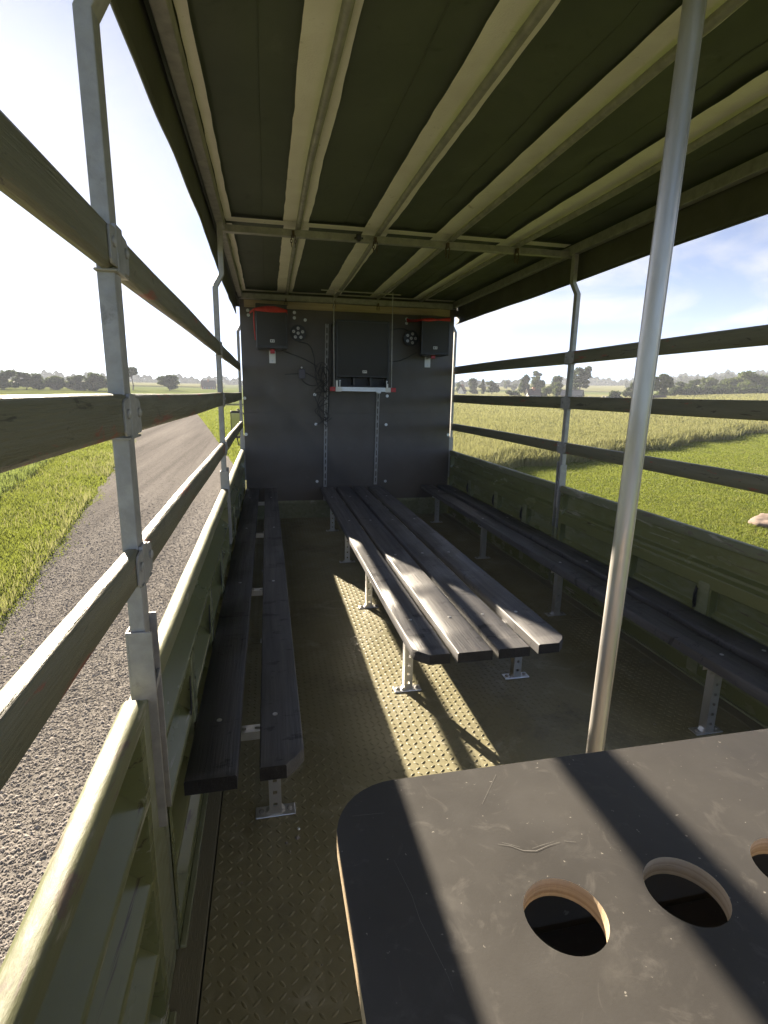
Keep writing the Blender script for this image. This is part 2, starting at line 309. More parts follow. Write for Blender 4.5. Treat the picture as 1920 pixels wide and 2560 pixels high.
# raised tread lugs, a lattice of crossed lens shapes
def lug_mesh(n=6):
    L_, W_, H_ = 0.0125, 0.0038, 0.0036
    t = np.linspace(-1, 1, n); v = []
    for s in t:
        wd = W_*(1-s*s)**0.8+0.0004
        v += [(s*L_, -wd, 0), (s*L_, 0, H_*(1-s*s)**0.6), (s*L_, wd, 0)]
    f = []
    for j in range(n-1):
        f += [(j*3, j*3+3, j*3+4, j*3+1), (j*3+1, j*3+4, j*3+5, j*3+2)]
    return np.array(v), np.array(f)
lv, lf = lug_mesh()
lug_me = bpy.data.meshes.new('tread_lug'); lug_me.from_pydata(lv.tolist(), [], lf.tolist()); lug_me.materials.append(M['floor'])
lug_me.polygons.foreach_set('use_smooth', [True]*len(lug_me.polygons))
pit = 0.0300
nx, ny = int(2.24/pit), int(7.0/pit)
ii, jj = np.meshgrid(np.arange(nx), np.arange(ny), indexing='ij')
px_ = -0.185+ii*pit; py_ = -0.885+jj*pit
ang = np.where((ii+jj) % 2 == 0, R(38), R(-52)+R(0)) + RNG.normal(0, 0.04, ii.shape)
sel = np.ones(ii.shape, bool)
for s in ysplit: sel &= np.abs(py_-s) > 0.013
pxs, pys, ans = px_[sel], py_[sel], ang[sel]
near = np.where((pys > 0.75) & (pys < 2.4) & (pxs < 0.5) & (pxs > -0.19), np.hypot(pxs-0.1, pys-0.7), 99)
idx = np.argsort(near)[:300]; keep = np.zeros(len(pxs), bool); keep[idx] = True
for q in np.where(keep)[0]:
    o = link('tread_lug', lug_me, plates[int(np.searchsorted(ysplit, pys[q]))-1]); o.location = (pxs[q], pys[q], -0.0001); o.rotation_euler = (0, 0, ans[q])
def scatter(base, faces, x, y, z, a, s):
    c, sn = np.cos(a)[:, None], np.sin(a)[:, None]
    sx = base[None, :, 0]*s[:, None]; sy = base[None, :, 1]*s[:, None]
    P = np.stack([x[:, None]+sx*c-sy*sn, y[:, None]+sx*sn+sy*c, z[:, None]+base[None, :, 2]*s[:, None]], -1).reshape(-1, 3)
    Fa = (faces[None]+(np.arange(len(x))*len(base))[:, None, None]).reshape(-1, faces.shape[1]); return P, Fa
g = ~keep
P, Fa = scatter(lv, lf, pxs[g], pys[g], np.full(g.sum(), -0.0001), ans[g], np.ones(g.sum()))
prop(np_mesh('tread_lugs', P, Fa, M['floor'], bed, True), kind='stuff')
prop(link('loose_screw', MB().disc((0, 0, 0), 0.0065, (0, 0, 1), 0.005, 10, 0.004).build('tmp', M['zinc'], None, 40).data), 'small shiny loose screw on the checker plate by the bench foot', 'screw').location = on('z', 0.0, 746, 2072)
bpy.data.objects.remove(bpy.data.objects['tmp'])

n = 1500; gx = RNG.uniform(-.19, 2.05, n); gy = RNG.uniform(.4, 6.0, n); near_w = RNG.random(n) < np.where((gx < -.10) | (gx > 1.95), 1, .35); gx, gy = gx[near_w], gy[near_w]
gb_ = np.array([(1, 0, .1), (0, 1, .1), (-1, 0, .1), (0, -1, .1), (.1, .1, .8)])*.0028; gf_ = np.array([(0, 1, 4), (1, 2, 4), (2, 3, 4), (3, 0, 4)])
P, Fa = scatter(gb_, gf_, gx, gy, np.zeros(len(gx)), RNG.uniform(0, 6, len(gx)), RNG.lognormal(-.2, .55, len(gx)))
prop(np_mesh('grit', P, Fa, M['stone'], bed), kind='stuff')

# ------------------------------------------------------------------ drop sides
def side_panel(name, side, y0, y1, label, latches, ztop):
    """side=-1 left, +1 right; a pressed steel drop side, recesses pushed outward"""
    xi = XL if side < 0 else XR
    t = thing(name, label, 'drop side', (xi, (y0+y1)/2, 0), 'drop sides of the truck bed'); L0 = (y1-y0)/2
    zt = ztop-0.045; lat = [ly-(y0+y1)/2 for ly in latches]
    if side > 0:      # stepped pressing with flat recesses
        q0 = zt/.73
        prof_z = [(.0, 0, 0), (.085, 0, 0), (.108, .016, 1), (.118, .016, 1), (.142, .034, 1), (.262, .034, 1), (.276, 0, 0), (.338, 0, 0), (.356, .020, 2), (.368, .020, 2), (.386, .040, 2), (.486, .040, 2), (.497, .002, 0), (.500, 0, 0), (.562, 0, 0), (.580, .020, 3), (.592, .020, 3), (.610, .042, 3), (.714, .042, 3), (.73, .010, 3)]
    else:             # three long grooves, each sloping out to a narrow ridge
        q0 = 1.0; prof_z = [(0, 0, 0), (.03, 0, 0)]
        for g_, zb_ in ((1, .035), (2, .215), (3, .400), (4, .588)):
            prof_z += [(zb_+a_, b_, g_ if b_ > .001 else 0) for a_, b_ in ((.000, 0), (.010, .0012), (.014, .004), (.060, .058), (.066, .061), (.158, .062), (.166, .055), (.176, .004))]
        prof_z = [p_ for p_ in prof_z if p_[0] < zt-.004] + [(zt, .004, 0)]
    zs = np.array([p_[0]*q0 for p_ in prof_z]); zd = np.array([p_[1] for p_ in prof_z]); bid = np.array([p_[2] for p_ in prof_z])[:, None]
    ysl = [-L0, -L0+.034, -L0+.040]
    for c_ in np.linspace(-L0+.2, L0-.2, max(3, int(L0*8))): ysl.append(c_)
    for c_ in lat: ysl += [c_-.054, c_-.048, c_+.048, c_+.054]
    ysl = np.unique(np.round(ysl+[L0-.040, L0-.034, L0], 4))
    ZZ, YY = np.meshgrid(zs, ysl, indexing='ij')
    ye = np.minimum(YY+L0, L0-YY); fy = np.clip((ye-.0345)/.005, 0, 1); fl = np.ones(YY.shape)
    for c_ in lat: fl = np.minimum(fl, np.clip((np.abs(YY-c_)-.0485)/.005, 0, 1))
    dep = zd[:, None]*fy*np.where((bid == 2) | (bid == 3 if side < 0 else bid == 1), fl, 1.0)
    dep = dep + 0.0010*np.sin(YY*7.3+ZZ*11)*np.cos(YY*3.1)
    Xv = side*dep; n = len(ysl); base = np.c_[Xv.ravel(), YY.ravel(), ZZ.ravel()]
    back = base.copy(); back[:, 0] += side*0.004; back[:, 0] = np.where(True, side*0.034, back[:, 0])
    k = (np.arange(len(zs)-1)[:, None]*n+np.arange(n-1)[None, :]).ravel()
    F1 = np.c_[k, k+1, k+n+1, k+n]
    o = np_mesh('panel', base, F1, M['olive'], t, True); o.data.set_sharp_from_angle(angle=R(14))
    if side > 0:
      bv = o.modifiers.new('edge', 'BEVEL'); bv.width = .002; bv.segments = 2; bv.limit_method = 'ANGLE'; bv.angle_limit = R(20)
    MB().bb(*(sorted((side*0.066, side*0.070))), -L0, L0, 0, zt-.10).bb(*sorted((side*0.003, side*0.066)), -L0, -L0+.003, .0, zt-.10).bb(*sorted((side*0.003, side*0.042)), -L0, -L0+.0028, zt-.1, zt).bb(*sorted((side*0.003, side*0.042)), L0-.0028, L0, zt-.1, zt).bb(*sorted((side*0.003, side*0.066)), L0-.003, L0, .0, zt-.10).bb(*sorted((side*0.003, side*0.066)), -L0, L0, -.004, -.001).build('outer_skin', M['olive'], t)
    # rolled top cap
    prof = [(.004, -.052), (-.005, -.048), (-.007, -.012), (-.002, -.003), (.006, 0), (.028, 0), (.036, -.006), (.040, -.048)]
    cb = MB(); nn = len(prof); yy = np.linspace(-L0, L0, 24); vs = []
    for y in yy: vs += [(side*(a+.0008*math.sin(y*9)), y, ztop+b+.0012*math.sin(y*4+1)) for a, b in prof]
    fs = [(i*nn+j, i*nn+j+1, (i+1)*nn+j+1, (i+1)*nn+j) for i in range(len(yy)-1) for j in range(nn-1)] + [tuple(range(nn)), tuple(range((len(yy)-1)*nn, len(yy)*nn))[::-1]]
    cb.add(vs, fs); cb.build('top_cap', M['olive_cap'], t, 50)
    for ly in latches:
        yl = ly-(y0+y1)/2
        st = MB(); st.prism([(yl-.036, .03), (yl+.036, .03), (yl+.036, zt*.70), (yl+.030, zt*.715), (yl-.030, zt*.715), (yl-.036, zt*.70)], side*-.003, side*.004, 'x')
        if side < 0: st = MB().prism([(yl-.036, .36), (yl+.036, .36), (yl+.036, .572), (yl+.020, .590), (yl-.036, .590)], .003, -.004, 'x').prism([(yl+.006, .450), (yl+.014, .450), (yl+.014, .490), (yl+.006, .490)], .0031, .0045, 'x')
        s_ = st.build('latch_strap', M['olive'], t, bevel=0.002)
        if side < 0:
            MB().prism([(yl-.038, .584), (yl-.037, .430), (yl-.046, .425), (yl-.074, .412), (yl-.056, .500)], -.0005, -.004, 'x').build('hole_shade', M['black'], t)  # solid black piece painting in the shade of an open hole
        if side < 0: continue
        h = MB(); h.prism([(yl+.030, zt*.52), (yl+.050, zt*.50), (yl+.058, zt*.60), (yl+.048, zt*.67), (yl+.034, zt*.64)], side*-.0045, side*-.0008, 'x')  # flat black piece paints in the shade of the slot beside the hook
        h.tube([(side*-.004, yl+.038, zt*.53), (side*-.016, yl+.038, zt*.55), (side*-.020, yl+.032, zt*.61), (side*-.010, yl+.030, zt*.66)], .005, 6)
        h.build('hook', M['black'], s_, 40)
    MB().prism([(-L0, -.02), (L0, -.02), (L0, .012), (-L0, .012)], side*-.016, side*.0, 'x').build('hinge_lip', M['olive'], t, bevel=.003)
    return t
PYL = [1.152, 3.53]; PYR = [1.10, 3.632]
side_panel('drop_side', -1, -0.95, PYL[0]-.105, 'olive pressed steel drop side at the rear of the road side, beside the plywood table', [0.42], .82)
side_panel('drop_side', -1, PYL[0]+.050, PYL[1]-.04, 'olive drop side along the road between the two tall posts, behind the narrow bench', [1.70, 2.30, 2.90], .82)
side_panel('drop_side', -1, PYL[1]+.04, D-.015, 'olive drop side on the gravel road side next to the black front wall', [4.1, 4.8, 5.5], .80)
side_panel('drop_side', 1, PYR[0]+.045, PYR[1]-.04, 'worn olive drop side on the lawn side, behind the shaded bench, with straps', [1.62, 2.17, 2.78, ], .775)
side_panel('drop_side', 1, PYR[1]+.04, D-.015, 'worn olive drop side on the lawn side next to the black front wall', [4.15, 4.75, 5.45], .775)

# ------------------------------------------------------------------ stake posts and rails
def bolt_into(mb, c, ax, r=.009, h=.006):
    c = Vector(c); ax = Vector(ax).normalized(); mb.disc(c, r, ax, h*.6, 10); mb.disc(c+ax*h*.6, r*.98, ax, h*.4, 10, r*.5); return mb
def stake(side, y, label, rails, kink, wid=.042, colw=(.0, .0)):
    xi = (XL if side < 0 else XR) + side*0.001
    t = thing('stake_post', label, 'post', (xi, y, 0), 'galvanised stake posts')
    wy, dx, th = wid/2, .030, .004
    ins = -side*0.040
    def section(z, off):   # U profile, web inside
        return [(off+a, b, z) for a, b in ((0, -wy), (0, wy), (side*dx, wy), (side*dx, wy-th), (side*th, wy-th), (side*th, -wy+th), (side*dx, -wy+th), (side*dx, -wy))]
    z0, zk0, zk1, zt = .60, kink, kink+.07, 2.385
    mb = MB(); lev = [(z0, 0), (zk0, 0), (zk1, ins), (zt, ins)]; vs = []
    for z, o_ in lev: vs += section(z, o_)
    fs = []
    for i in range(3):
        for k in range(8): fs.append((i*8+k, i*8+(k+1) % 8, (i+1)*8+(k+1) % 8, (i+1)*8+k))
    fs += [tuple(range(8)), tuple(range(24, 32))]
    mb.add(vs, fs); mb.build('post', M['galv'], t, bevel=.002)
    for (zb, zt_) in rails:
        zc = (zb+zt_)/2
        b = MB(); 
        for s in (-1, 1):
            pl = [(s*wy*.9, zb+.002), (s*(wy+.034), zb+.002), (s*(wy+.040), zb+.010), (s*(wy+.040), zt_-.014), (s*(wy+.032), zt_-.008), (s*wy*.9, zt_-.004)]
            b.prism(pl, -side*.0075, -side*.0025, 'x')
        b.prism([(-wy*.95, zb-.004), (wy*.95, zb-.004), (wy*.95, zt_+.002), (-wy*.95, zt_+.002)], -side*.0085, side*-.0003, 'x')
        b.prism([(-wy-.012, zb-.006), (wy+.030, zb-.006), (wy+.030, zb-.0015), (-wy-.012, zb-.0015)], -side*.0075, side*.032, 'x')
        br = b.build('bracket', M['galv'], t, bevel=.0015)
        for s in (-1, 1):
            bolt_into(MB(), (-side*.0075, s*(wy+.020), zc+.004), (-side, 0, 0), .010, .006).build('bolt', M['galv'], br, 40)
    sk = MB()
    for s in (-1, 1):
        sk.prism([(s*(wy+.002), .93 if s < 0 else .95), (s*(wy+.002), .47), (s*(wy+.007), .45), (s*(wy+.007), .93 if s < 0 else .95)], -side*.014, side*.034, 'x')
    sk.bb(*sorted((side*.0335, side*.038)), -wy-.007, wy+.007, .60, .93)
    sk.box((-side*.010, 0, .80), (.006, wid+.010, .016), Euler((R(18), 0, 0)).to_matrix())
    sk.build('socket', M['galv'], t, bevel=.0012)
    MB().bb(*sorted((side*.004, side*.046)), -wy+.002-colw[0], wy-.002+colw[1], .005, .775).bb(*sorted((side*.0465, side*.052)), -wy-.03-colw[0], wy+.03, -.05, .74).build('column', M['olive'], t, bevel=.003)
    return t
RL = [(1.036, 1.111), (1.337, 1.4155), (1.640, 1.715)]; RRt = [(1.017, 1.097), (1.338, 1.426), (1.659, 1.747)]
stake(-1, PYL[0], 'galvanised stake post on the road side beside the end of the narrow bench', RL, 2.045, .048, (.060, .008))
stake(-1, PYL[1], 'galvanised stake post halfway along the road side', RL, 2.03)
stake(-1, D+.035, 'galvanised corner post at the black front wall on the road side', [], 2.05)
stake(1, PYR[0], 'galvanised stake post on the lawn side beside the plywood table', RRt, 2.13)
stake(1, PYR[1], 'galvanised stake post with a kink halfway along the lawn side', RRt, 2.13)
stake(1, D+.035, 'galvanised corner post at the black front wall on the lawn side', [], 2.13)
def rail(side, y0, y1, zb, zt, label, roundness=.009):
    xi = (XL if side < 0 else XR) - side*0.001
    n = max(8, int((y1-y0)/.16)); yy = np.linspace(y0, y1, n); mb = MB(); vs = []; r = roundness; th = .030
    prof = [(0, zb+r), (r, zb), (th-r, zb), (th, zb+r), (th, zt-r), (th-r*.4, zt-r*.3), (th-r, zt), (r, zt), (r*.35, zt-r*.3), (0, zt-r)]
    for y in yy:
        w1 = .0018*math.sin(y*2.3+zb*9); w2 = .0012*math.sin(y*5.1+zb*4)
        vs += [(xi+side*(a+w2), y, b+w1) for a, b in prof]
    k = len(prof)
    fs = [(i*k+j, i*k+(j+1) % k, (i+1)*k+(j+1) % k, (i+1)*k+j) for i in range(n-1) for j in range(k)] + [tuple(range(k)), tuple(range((n-1)*k, n*k))]
    mb.add(vs, fs); o = mb.build('side_rail', M['rail'], None, 55)
    return prop(o, label, 'rail', 'wooden side rails')
lv_n = ['lowest', 'middle', 'topmost']
for q, (a, b) in enumerate(RL):
    rail(-1, -0.95, PYL[0]-.010, a, b, f'{lv_n[q]} olive wooden side rail beside the table, ending at the road side bench-end post')
    rail(-1, PYL[0]+.010, PYL[1]-.008, a, b, f'{lv_n[q]} olive wooden side rail on the road side between the two tall posts')
    rail(-1, PYL[1]+.008, D-.02, a, b, f'{lv_n[q]} olive wooden side rail on the road side reaching the black front wall')
for q, (a, b) in enumerate(RRt):
    rail(1, PYR[0]+.010, PYR[1]-.010, a, b, f'{lv_n[q]} olive wooden side rail crossed by the leaning aluminium pole on the lawn side', .012 if q == 2 else .007)
    rail(1, PYR[1]+.010, D-.02, a, b, f'{lv_n[q]} olive wooden side rail on the lawn side reaching the black front wall', .012 if q == 2 else .007)

# ------------------------------------------------------------------ roof
RX = [0.235, 0.745, 1.222, 1.705]; ZC = 2.466
frame = thing('roof_frame', 'galvanised roof frame of crossbars and long tubes under the green canvas', 'roof frame', (0, 3, 2.4))
def child(mb, name, m, parent, **k):
    o = mb.build(name, m, parent, **k); o.matrix_parent_inverse = parent.matrix_basis.inverted() if parent.parent is None else (parent.parent.matrix_basis @ parent.matrix_basis).inverted(); return o
for q, x in enumerate(RX):
    pts = []
    for y in np.linspace(-0.95, 6.08, 45):
        sag = .012*math.sin((y-1.06)/2.66*math.pi)*(1 if 1.06 < y < 3.72 else .3); pts.append((x+.010*math.sin(y*1.1+q*1.7)+.012*(q-1.5)*math.exp(-((y-2.6)/.8)**2), y, 2.434-max(0, sag)*.6+.003*math.sin(y*2+q)))
    child(MB().tube(pts, .0165, 10), 'rib_tube', M['galv_dark'], frame, smooth=50)
for y, zb, zt_ in ((1.085, 2.376, 2.417), (3.70, 2.376, 2.417), (-0.9, 2.376, 2.417)):
    child(MB().bb(XL+.002, XR-.002, y-.022, y+.022, zb, zt_), 'crossbar', M['galv_dark'], frame, bevel=.003)
child(MB().bb(-0.235, 2.075, 6.062, 6.122, 2.366, 2.420), 'front_bar', M['galv_dark'], frame, bevel=.003)
for x0, x1 in ((XL+.001, XL+.046), (XR-.046, XR-.001)):
    child(MB().bb(x0, x1, -0.95, 6.12, 2.385, 2.448), 'eave_beam', M['galv_dark'], frame, bevel=.004)
canopy = thing('canopy', 'dark green canvas canopy stretched over the truck bed', 'canopy', (0, 3, 2.46))
nx, ny = 90, 120
xs = np.linspace(XL-.030, XR+.030, nx); ys2 = np.linspace(-0.98, 6.19, ny); XX, YY = np.meshgrid(xs, ys2, indexing='ij')
rx = np.array([XL]+RX+[XR]); dmin = np.min(np.abs(XX[..., None]-rx), -1)
from mathutils import noise as mn
wr = np.array([[mn.fractal((x*2.2, y*.9, 3.1), 1.0, 2.0, 4) for y in ys2] for x in xs])
wr2 = np.array([[mn.noise((x*9+y*2.2, y*5.5-x*3, 1.7)) for y in ys2] for x in xs])
ZZ = ZC + .004 + np.minimum(dmin, .12)*.06 + .010*wr*np.minimum(1, dmin/.08) + .015*wr2*np.minimum(1, dmin/.06)*sstep(.2, 1.1, XX)
edge = np.minimum(XX-(XL-.03), (XR+.03)-XX); ZZ -= .03*np.clip(1-edge/.05, 0, 1)**2
k = (np.arange(nx-1)[:, None]*ny+np.arange(ny-1)[None, :]).ravel()
o = np_mesh('roof_sheet', np.c_[XX.ravel(), YY.ravel(), ZZ.ravel()-2.46+0.0], np.c_[k, k+ny, k+ny+1, k+1], M['canvas'], canopy, True); o.location = (0, -3, 0)
o.modifiers.new('thickness', 'SOLIDIFY').thickness = .002; o.modifiers['thickness'].offset = 1
for side in (-1, 1):
    x0 = (XL-.030) if side < 0 else (XR+.030); zlow = 2.232 if side < 0 else 2.225
    yy = np.linspace(-0.98, 6.19, 80); zv = np.linspace(2.44, zlow, 9); G = []
    for z in zv:
        for y in yy: G.append((x0+side*(.006*math.sin(y*1.6)+.006*mn.noise((y*3, z*6, side)))*(2.44-z)/.2, y-3, z-2.46+.003*math.sin(y*2.7)*(2.44-z)/.2))
    n_ = len(yy); kk = (np.arange(8)[:, None]*n_+np.arange(n_-1)[None, :]).ravel()
    o = np_mesh('side_flap', G, np.c_[kk, kk+1, kk+n_+1, kk+n_], M['flap'], canopy, True)
    o.modifiers.new('thickness', 'SOLIDIFY').thickness = .004
    hb = MB().tube([(x0+side*(.006*math.sin(y*1.6)+.006*mn.noise((y*3, zlow*6, side)))*(2.44-zlow)/.2, y-3, zlow-2.46+.003*math.sin(y*2.7)*(2.44-zlow)/.2) for y in yy], .0050, 6); hb.build('hem_rope', M['flap'], canopy, 60)
fv = MB().bb(XL-.028, XR+.028, 6.186, 6.190, 2.30-2.46, 2.492-2.46); fo = fv.build('front_flap', M['flap'], canopy); fo.location = (0, -3, 0)
for q_, xs_m in enumerate((.005, .52, 1.02, 1.49, 1.93)):
    sp_ = [(xs_m+.004*mn.noise((y*2, q_, 0)), y-3, float(np.interp(y, ys2, ZZ[int(np.argmin(np.abs(xs-xs_m)))]))-2.4615) for y in np.linspace(-.95, 6.1, 90)]
    MB().tube(sp_, .0022, 5).build('seam', M['canvas'], canopy, 60)
def web(xc, w0, w1, y0, y1, z=2.4575, name='webbing_strip', seed=0):
    n = int((y1-y0)/.05)+2; vs = []
    for y in np.linspace(y0, y1, n):
        wob = .006*mn.noise((y*2.3, seed*5.1, 0))+.004*mn.noise((y*9, seed*3.3, 1)); wo2 = .006*mn.noise((y*2.0, seed*5.1, 4))+.004*mn.noise((y*8, seed*3.3, 6))
        for s in np.linspace(0, 1, 5):
            vs.append((xc+w0+wob+(w1+wo2-w0-wob)*s, y-3, z-2.46-.004*abs(s-.55)+.0025*mn.noise((y*7, s*3, seed))))
    fs = [(i*5+j, i*5+j+1, i*5+5+j+1, i*5+5+j) for i in range(n-1) for j in range(4)]
    MB().add(vs, fs).build(name, M['webbing'], canopy, 80)
for q, x in enumerate(RX):
    web(x, -.105, .052, -0.95, 3.67, seed=q); web(x, -.100, .060, 3.73, 6.07, seed=q+10)
web(XL, .050, .088, -0.95, 3.66, seed=31, z=2.444); web(XL, .048, .086, 3.75, 6.07, seed=32, z=2.444)
for y in (1.085, 3.70, 6.09):
    vs = []; xs_ = np.linspace(XL+.05, XR-.05, 60)
    for x in xs_:
        for s in (-.048, -.015, .02, .04): vs.append((x, y-3+s+.004*mn.noise((x*6, s*9, y)), 2.4535-2.46-.0015*abs(s)/.04))
    MB().add(vs, [(i*4+j, i*4+j+1, i*4+5+j, i*4+4+j) for i in range(59) for j in range(3)]).build('webbing_strip', M['webbing'], canopy, 80)
# chain hooks under the crossbars
def chain(x, y, z, label, n=3):
    t = MB(); t.box((0, 0, .012), (.016, .05, .030))
    for s in (-.012, .012):
        zc = 0.0
        for kx in range(n):
            zc -= .021; r1, r2 = (.006, .013); a = kx % 2
            pts = [Vector((s+(r1*math.cos(u) if a else 0), (.004*s/.012)*kx + (0 if a else r1*math.cos(u))-.012, zc+.010+r2*math.sin(u))) for u in np.linspace(0, 2*math.pi, 9)]
            t.tube(pts, .0022, 5, False)
    o = t.build('chain_hook', M['rust'], None, 50); o.location = (x, y, z); return prop(o, label, 'chain', 'chain hooks under the roof frame')
for q, x in enumerate(RX):
    wh = ['first', 'second', 'third', 'fourth'][q]
    chain(x-.045+.01*q, 3.675, 2.376, f'rusty chain hook on the middle crossbar at the {wh} roof tube from the road')
for q, x in enumerate(RX[:3]):
    chain(x-.01, 6.062, 2.356, f'small chain hook under the front bar at the {["first","second","third"][q]} roof tube from the road', 2)
chain(RX[2]+.02, 1.12, 2.376, 'rusty chain hook on the crossbar above the plywood table')
cl = MB(); cl.disc((0, -.002, 0), .021, (0, -1, 0), .02, 12, .016); cl.box((0, 0, .012), (.03, .03, .02)); cl.box((-.020, -.010, -.002), (.016, .012, .012)); cl.box((.020, -.010, 0), (.016, .012, .010))
o = cl.build('clip_lamp', M['black'], None, 40, bevel=.002); o.location = (0.603, 3.677, 2.392); prop(o, 'small black round clip lamp on the middle crossbar', 'lamp')

# ------------------------------------------------------------------ front wall
def wallsheet(z0, z1, label, bolts):
    t = thing('plywood_sheet', label, 'wall panel', (0, D, 0), 'plywood sheets of the front wall')
    MB().bb(-.252, 2.122, 0, .018, z0, z1).build('board', M['panel'], t, bevel=.0008)
    for x, z in bolts:
        b = MB(); b.disc((x, -.0002, z), .017, (0, -1, 0), .0025, 14); b.disc((x, -.0027, z), .0075, (0, -1, 0), .005, 8, .005)
        b.build('washer_bolt', M['zinc'], t, 40)
wallsheet(.200, 1.2031, 'lower black plywood sheet of the front wall, below the fine seam', [(.534, 1.077), (.539, .425), (1.344, 1.077), (1.346, .414), (-.236, .964), (2.105, .960)])
wallsheet(1.2035, 2.372, 'upper black plywood sheet of the front wall behind the loudspeakers', [(.524, 1.405), (1.352, 1.402), (-.236, 1.355), (.316, 2.262), (.315, 2.207), (1.559, 2.248), (1.560, 2.204), (-.17, 2.262), (-.165, 2.215), (.43, 2.19)])
tb = MB(); vs = []; xs_ = np.linspace(-.206, 2.058, 40)
for x in xs_: vs += [(x, D-.022, 2.294+.004*mn.noise((x*3, 0, 0))), (x, D-.022, 2.364+.006*mn.noise((x*9, 2, 0))), (x, D-.001, 2.364+.006*mn.noise((x*9, 2, 0))), (x, D-.001, 2.294)]
tb.add(vs, [(i*4+j, i*4+(j+1) % 4, i*4+4+(j+1) % 4, i*4+4+j) for i in range(39) for j in range(4)] + [(0, 1, 2, 3), (156, 157, 158, 159)])
prop(tb.build('timber_beam', M['beam'], None, 40), 'long raw timber beam along the top of the black front wall', 'beam')
def strut(name, x0, z0, x1, z1, label):
    t = MB(); Lz = z1-z0; hw = .0175; y0 = D-.0225; y1 = D-.0008
    sl = (x1-x0)/Lz
    def bx(xa, xb, ya, yb, za, zb):
        t.add([(x0+sl*(z-z0)+x, y, z) for x in (xa, xb) for y in (ya, yb) for z in (za, zb)], [(0, 1, 3, 2), (4, 6, 7, 5), (0, 4, 5, 1), (2, 3, 7, 6), (0, 2, 6, 4), (1, 5, 7, 3)])
    bx(-hw, -hw+.0026, y0, y1, z0, z1); bx(hw-.0026, hw, y0, y1, z0, z1)
    bx(-hw+.0026, -hw+.0105, y0, y0+.0024, z0, z1); bx(hw-.0105, hw-.0026, y0, y0+.0024, z0, z1)
    z = z0
    while z < z1-.03:
        zz = min(.022, z1-z); bx(-hw+.0105, hw-.0105, y0+.0006, y0+.003, z, z+zz)
        if (int((z-z0)/.08)) % 2 == 0: bx(-.0025, .0025, y0+.0006, y0+.003, z+zz, z+zz+.014)
        z += .080
    o = t.build(name, M['galv'], None, bevel=0); return prop(o, label, 'channel')
strut('perforated_channel', .627, .20, .664, 2.158, 'long upright perforated steel channel on the black wall beside the cable tangle')
strut('perforated_channel', 1.223, .38, 1.243, 1.475, 'short upright perforated steel channel below the subwoofer shelf')
o = MB().box((0, 0, 0), (.052, .03, .046)).build('corner_block', M['zinc'], None, bevel=.004); o.location = (1.245, D-.016, 1.452+.0); prop(o, 'bright square clamp at the top of the short upright channel', 'clamp')

# ------------------------------------------------------------------ speakers
def speaker(loc, w, h, d, back, label, rz=0.0):
    t = thing('loudspeaker', label, 'loudspeaker', loc, 'strapped loudspeakers', rz)
    # origin: centre of front face
    pl = [(-w/2, 0), (w/2, 0), (back/2, d), (-back/2, d)]
    MB().prism(pl, -h/2, h/2, 'z').build('cabinet', M['speaker'], t, bevel=.008, seg=3)
    fr = MB(); t_ = .014
    for a, b, c, e in ((-w/2+.004, w/2-.004, -h/2+.004, -h/2+.030), (-w/2+.004, w/2-.004, h/2-t_, h/2-.004), (-w/2+.004, -w/2+t_, -h/2+.030, h/2-t_), (w/2-t_, w/2-.004, -h/2+.030, h/2-t_)): fr.bb(a, b, -.009, -.0005, c, e)
    fr.build('front_frame', M['speaker'], t, bevel=.002)
    gl = MB(); nn = 9; vs = []
    for i in range(nn):
        u = -1+2*i/(nn-1)
        for z in (-h/2+.030, h/2-t_): vs.append((u*(w/2-t_), -.004-.008*(1-u*u), z))
    gl.add(vs, [(i*2, i*2+1, i*2+3, i*2+2) for i in range(nn-1)]); gl.build('grille', M['grille'], t, 60)
    b = MB().bb(-.022, .022, -.0155, -.0118, -h/2+.060, -h/2+.088).build('badge', M['white'], t, bevel=.001)
    p_ = MB()
    for x0, x1, z0, z1 in ((-.016, -.003, .066, .082), (.003, .016, .066, .072), (.003, .009, .074, .082), (.011, .016, .074, .082)): p_.bb(x0, x1, -.0162, -.0155, -h/2+z0, -h/2+z1)
    p_.build('badge_print', M['print_'], b)
    return t
speaker((.071, 5.83, 2.075), .314, .432, .295, .24, 'black loudspeaker with red strap hung high on the wall on the road side', R(6))
speaker((1.806, 5.83, 2.045), .312, .395, .295, .24, 'black loudspeaker with red strap hung high on the wall on the lawn side', R(-7))
# subwoofer
yf = 5.697
t = thing('subwoofer', 'large black subwoofer cabinet hung in the middle of the front wall', 'subwoofer', (.988, yf, 1.492))
MB().bb(-.278, .278, .004, .44, .095, .665).build('cabinet', M['speaker'], t, bevel=.008, seg=3)
MB().bb(-.278, .278, .16, .44, .0, .0945).build('port_back', M['speaker'], t)
MB().bb(-.278, .278, .004, .1595, .0, .012).build('bottom_board', M['speaker'], t, bevel=.002)
for x in (-.268, -.09, .09, .268): MB().bb(x-.010, x+.010, .006, .1595, .0122, .0947).build('port_divider', M['speaker'], t)
fr = MB()
for a, b, c, e in ((-.276, .276, .097, .118), (-.276, .276, .643, .663), (-.276, -.262, .118, .643), (.262, .276, .118, .643)): fr.bb(a, b, -.010, .0035, c, e)
fr.build('front_frame', M['speaker'], t, bevel=.003)
MB().bb(-.262, .262, -.004, .003, .118, .643).build('grille', M['grille'], t)
b = MB().bb(-.004, .042, -.0075, -.0042, .140, .168).build('badge', M['white'], t, bevel=.001)
MB().bb(.004, .014, -.0082, -.0076, .147, .162).bb(.018, .036, -.0082, -.0076, .154, .160).build('badge_print', M['print_'], b)
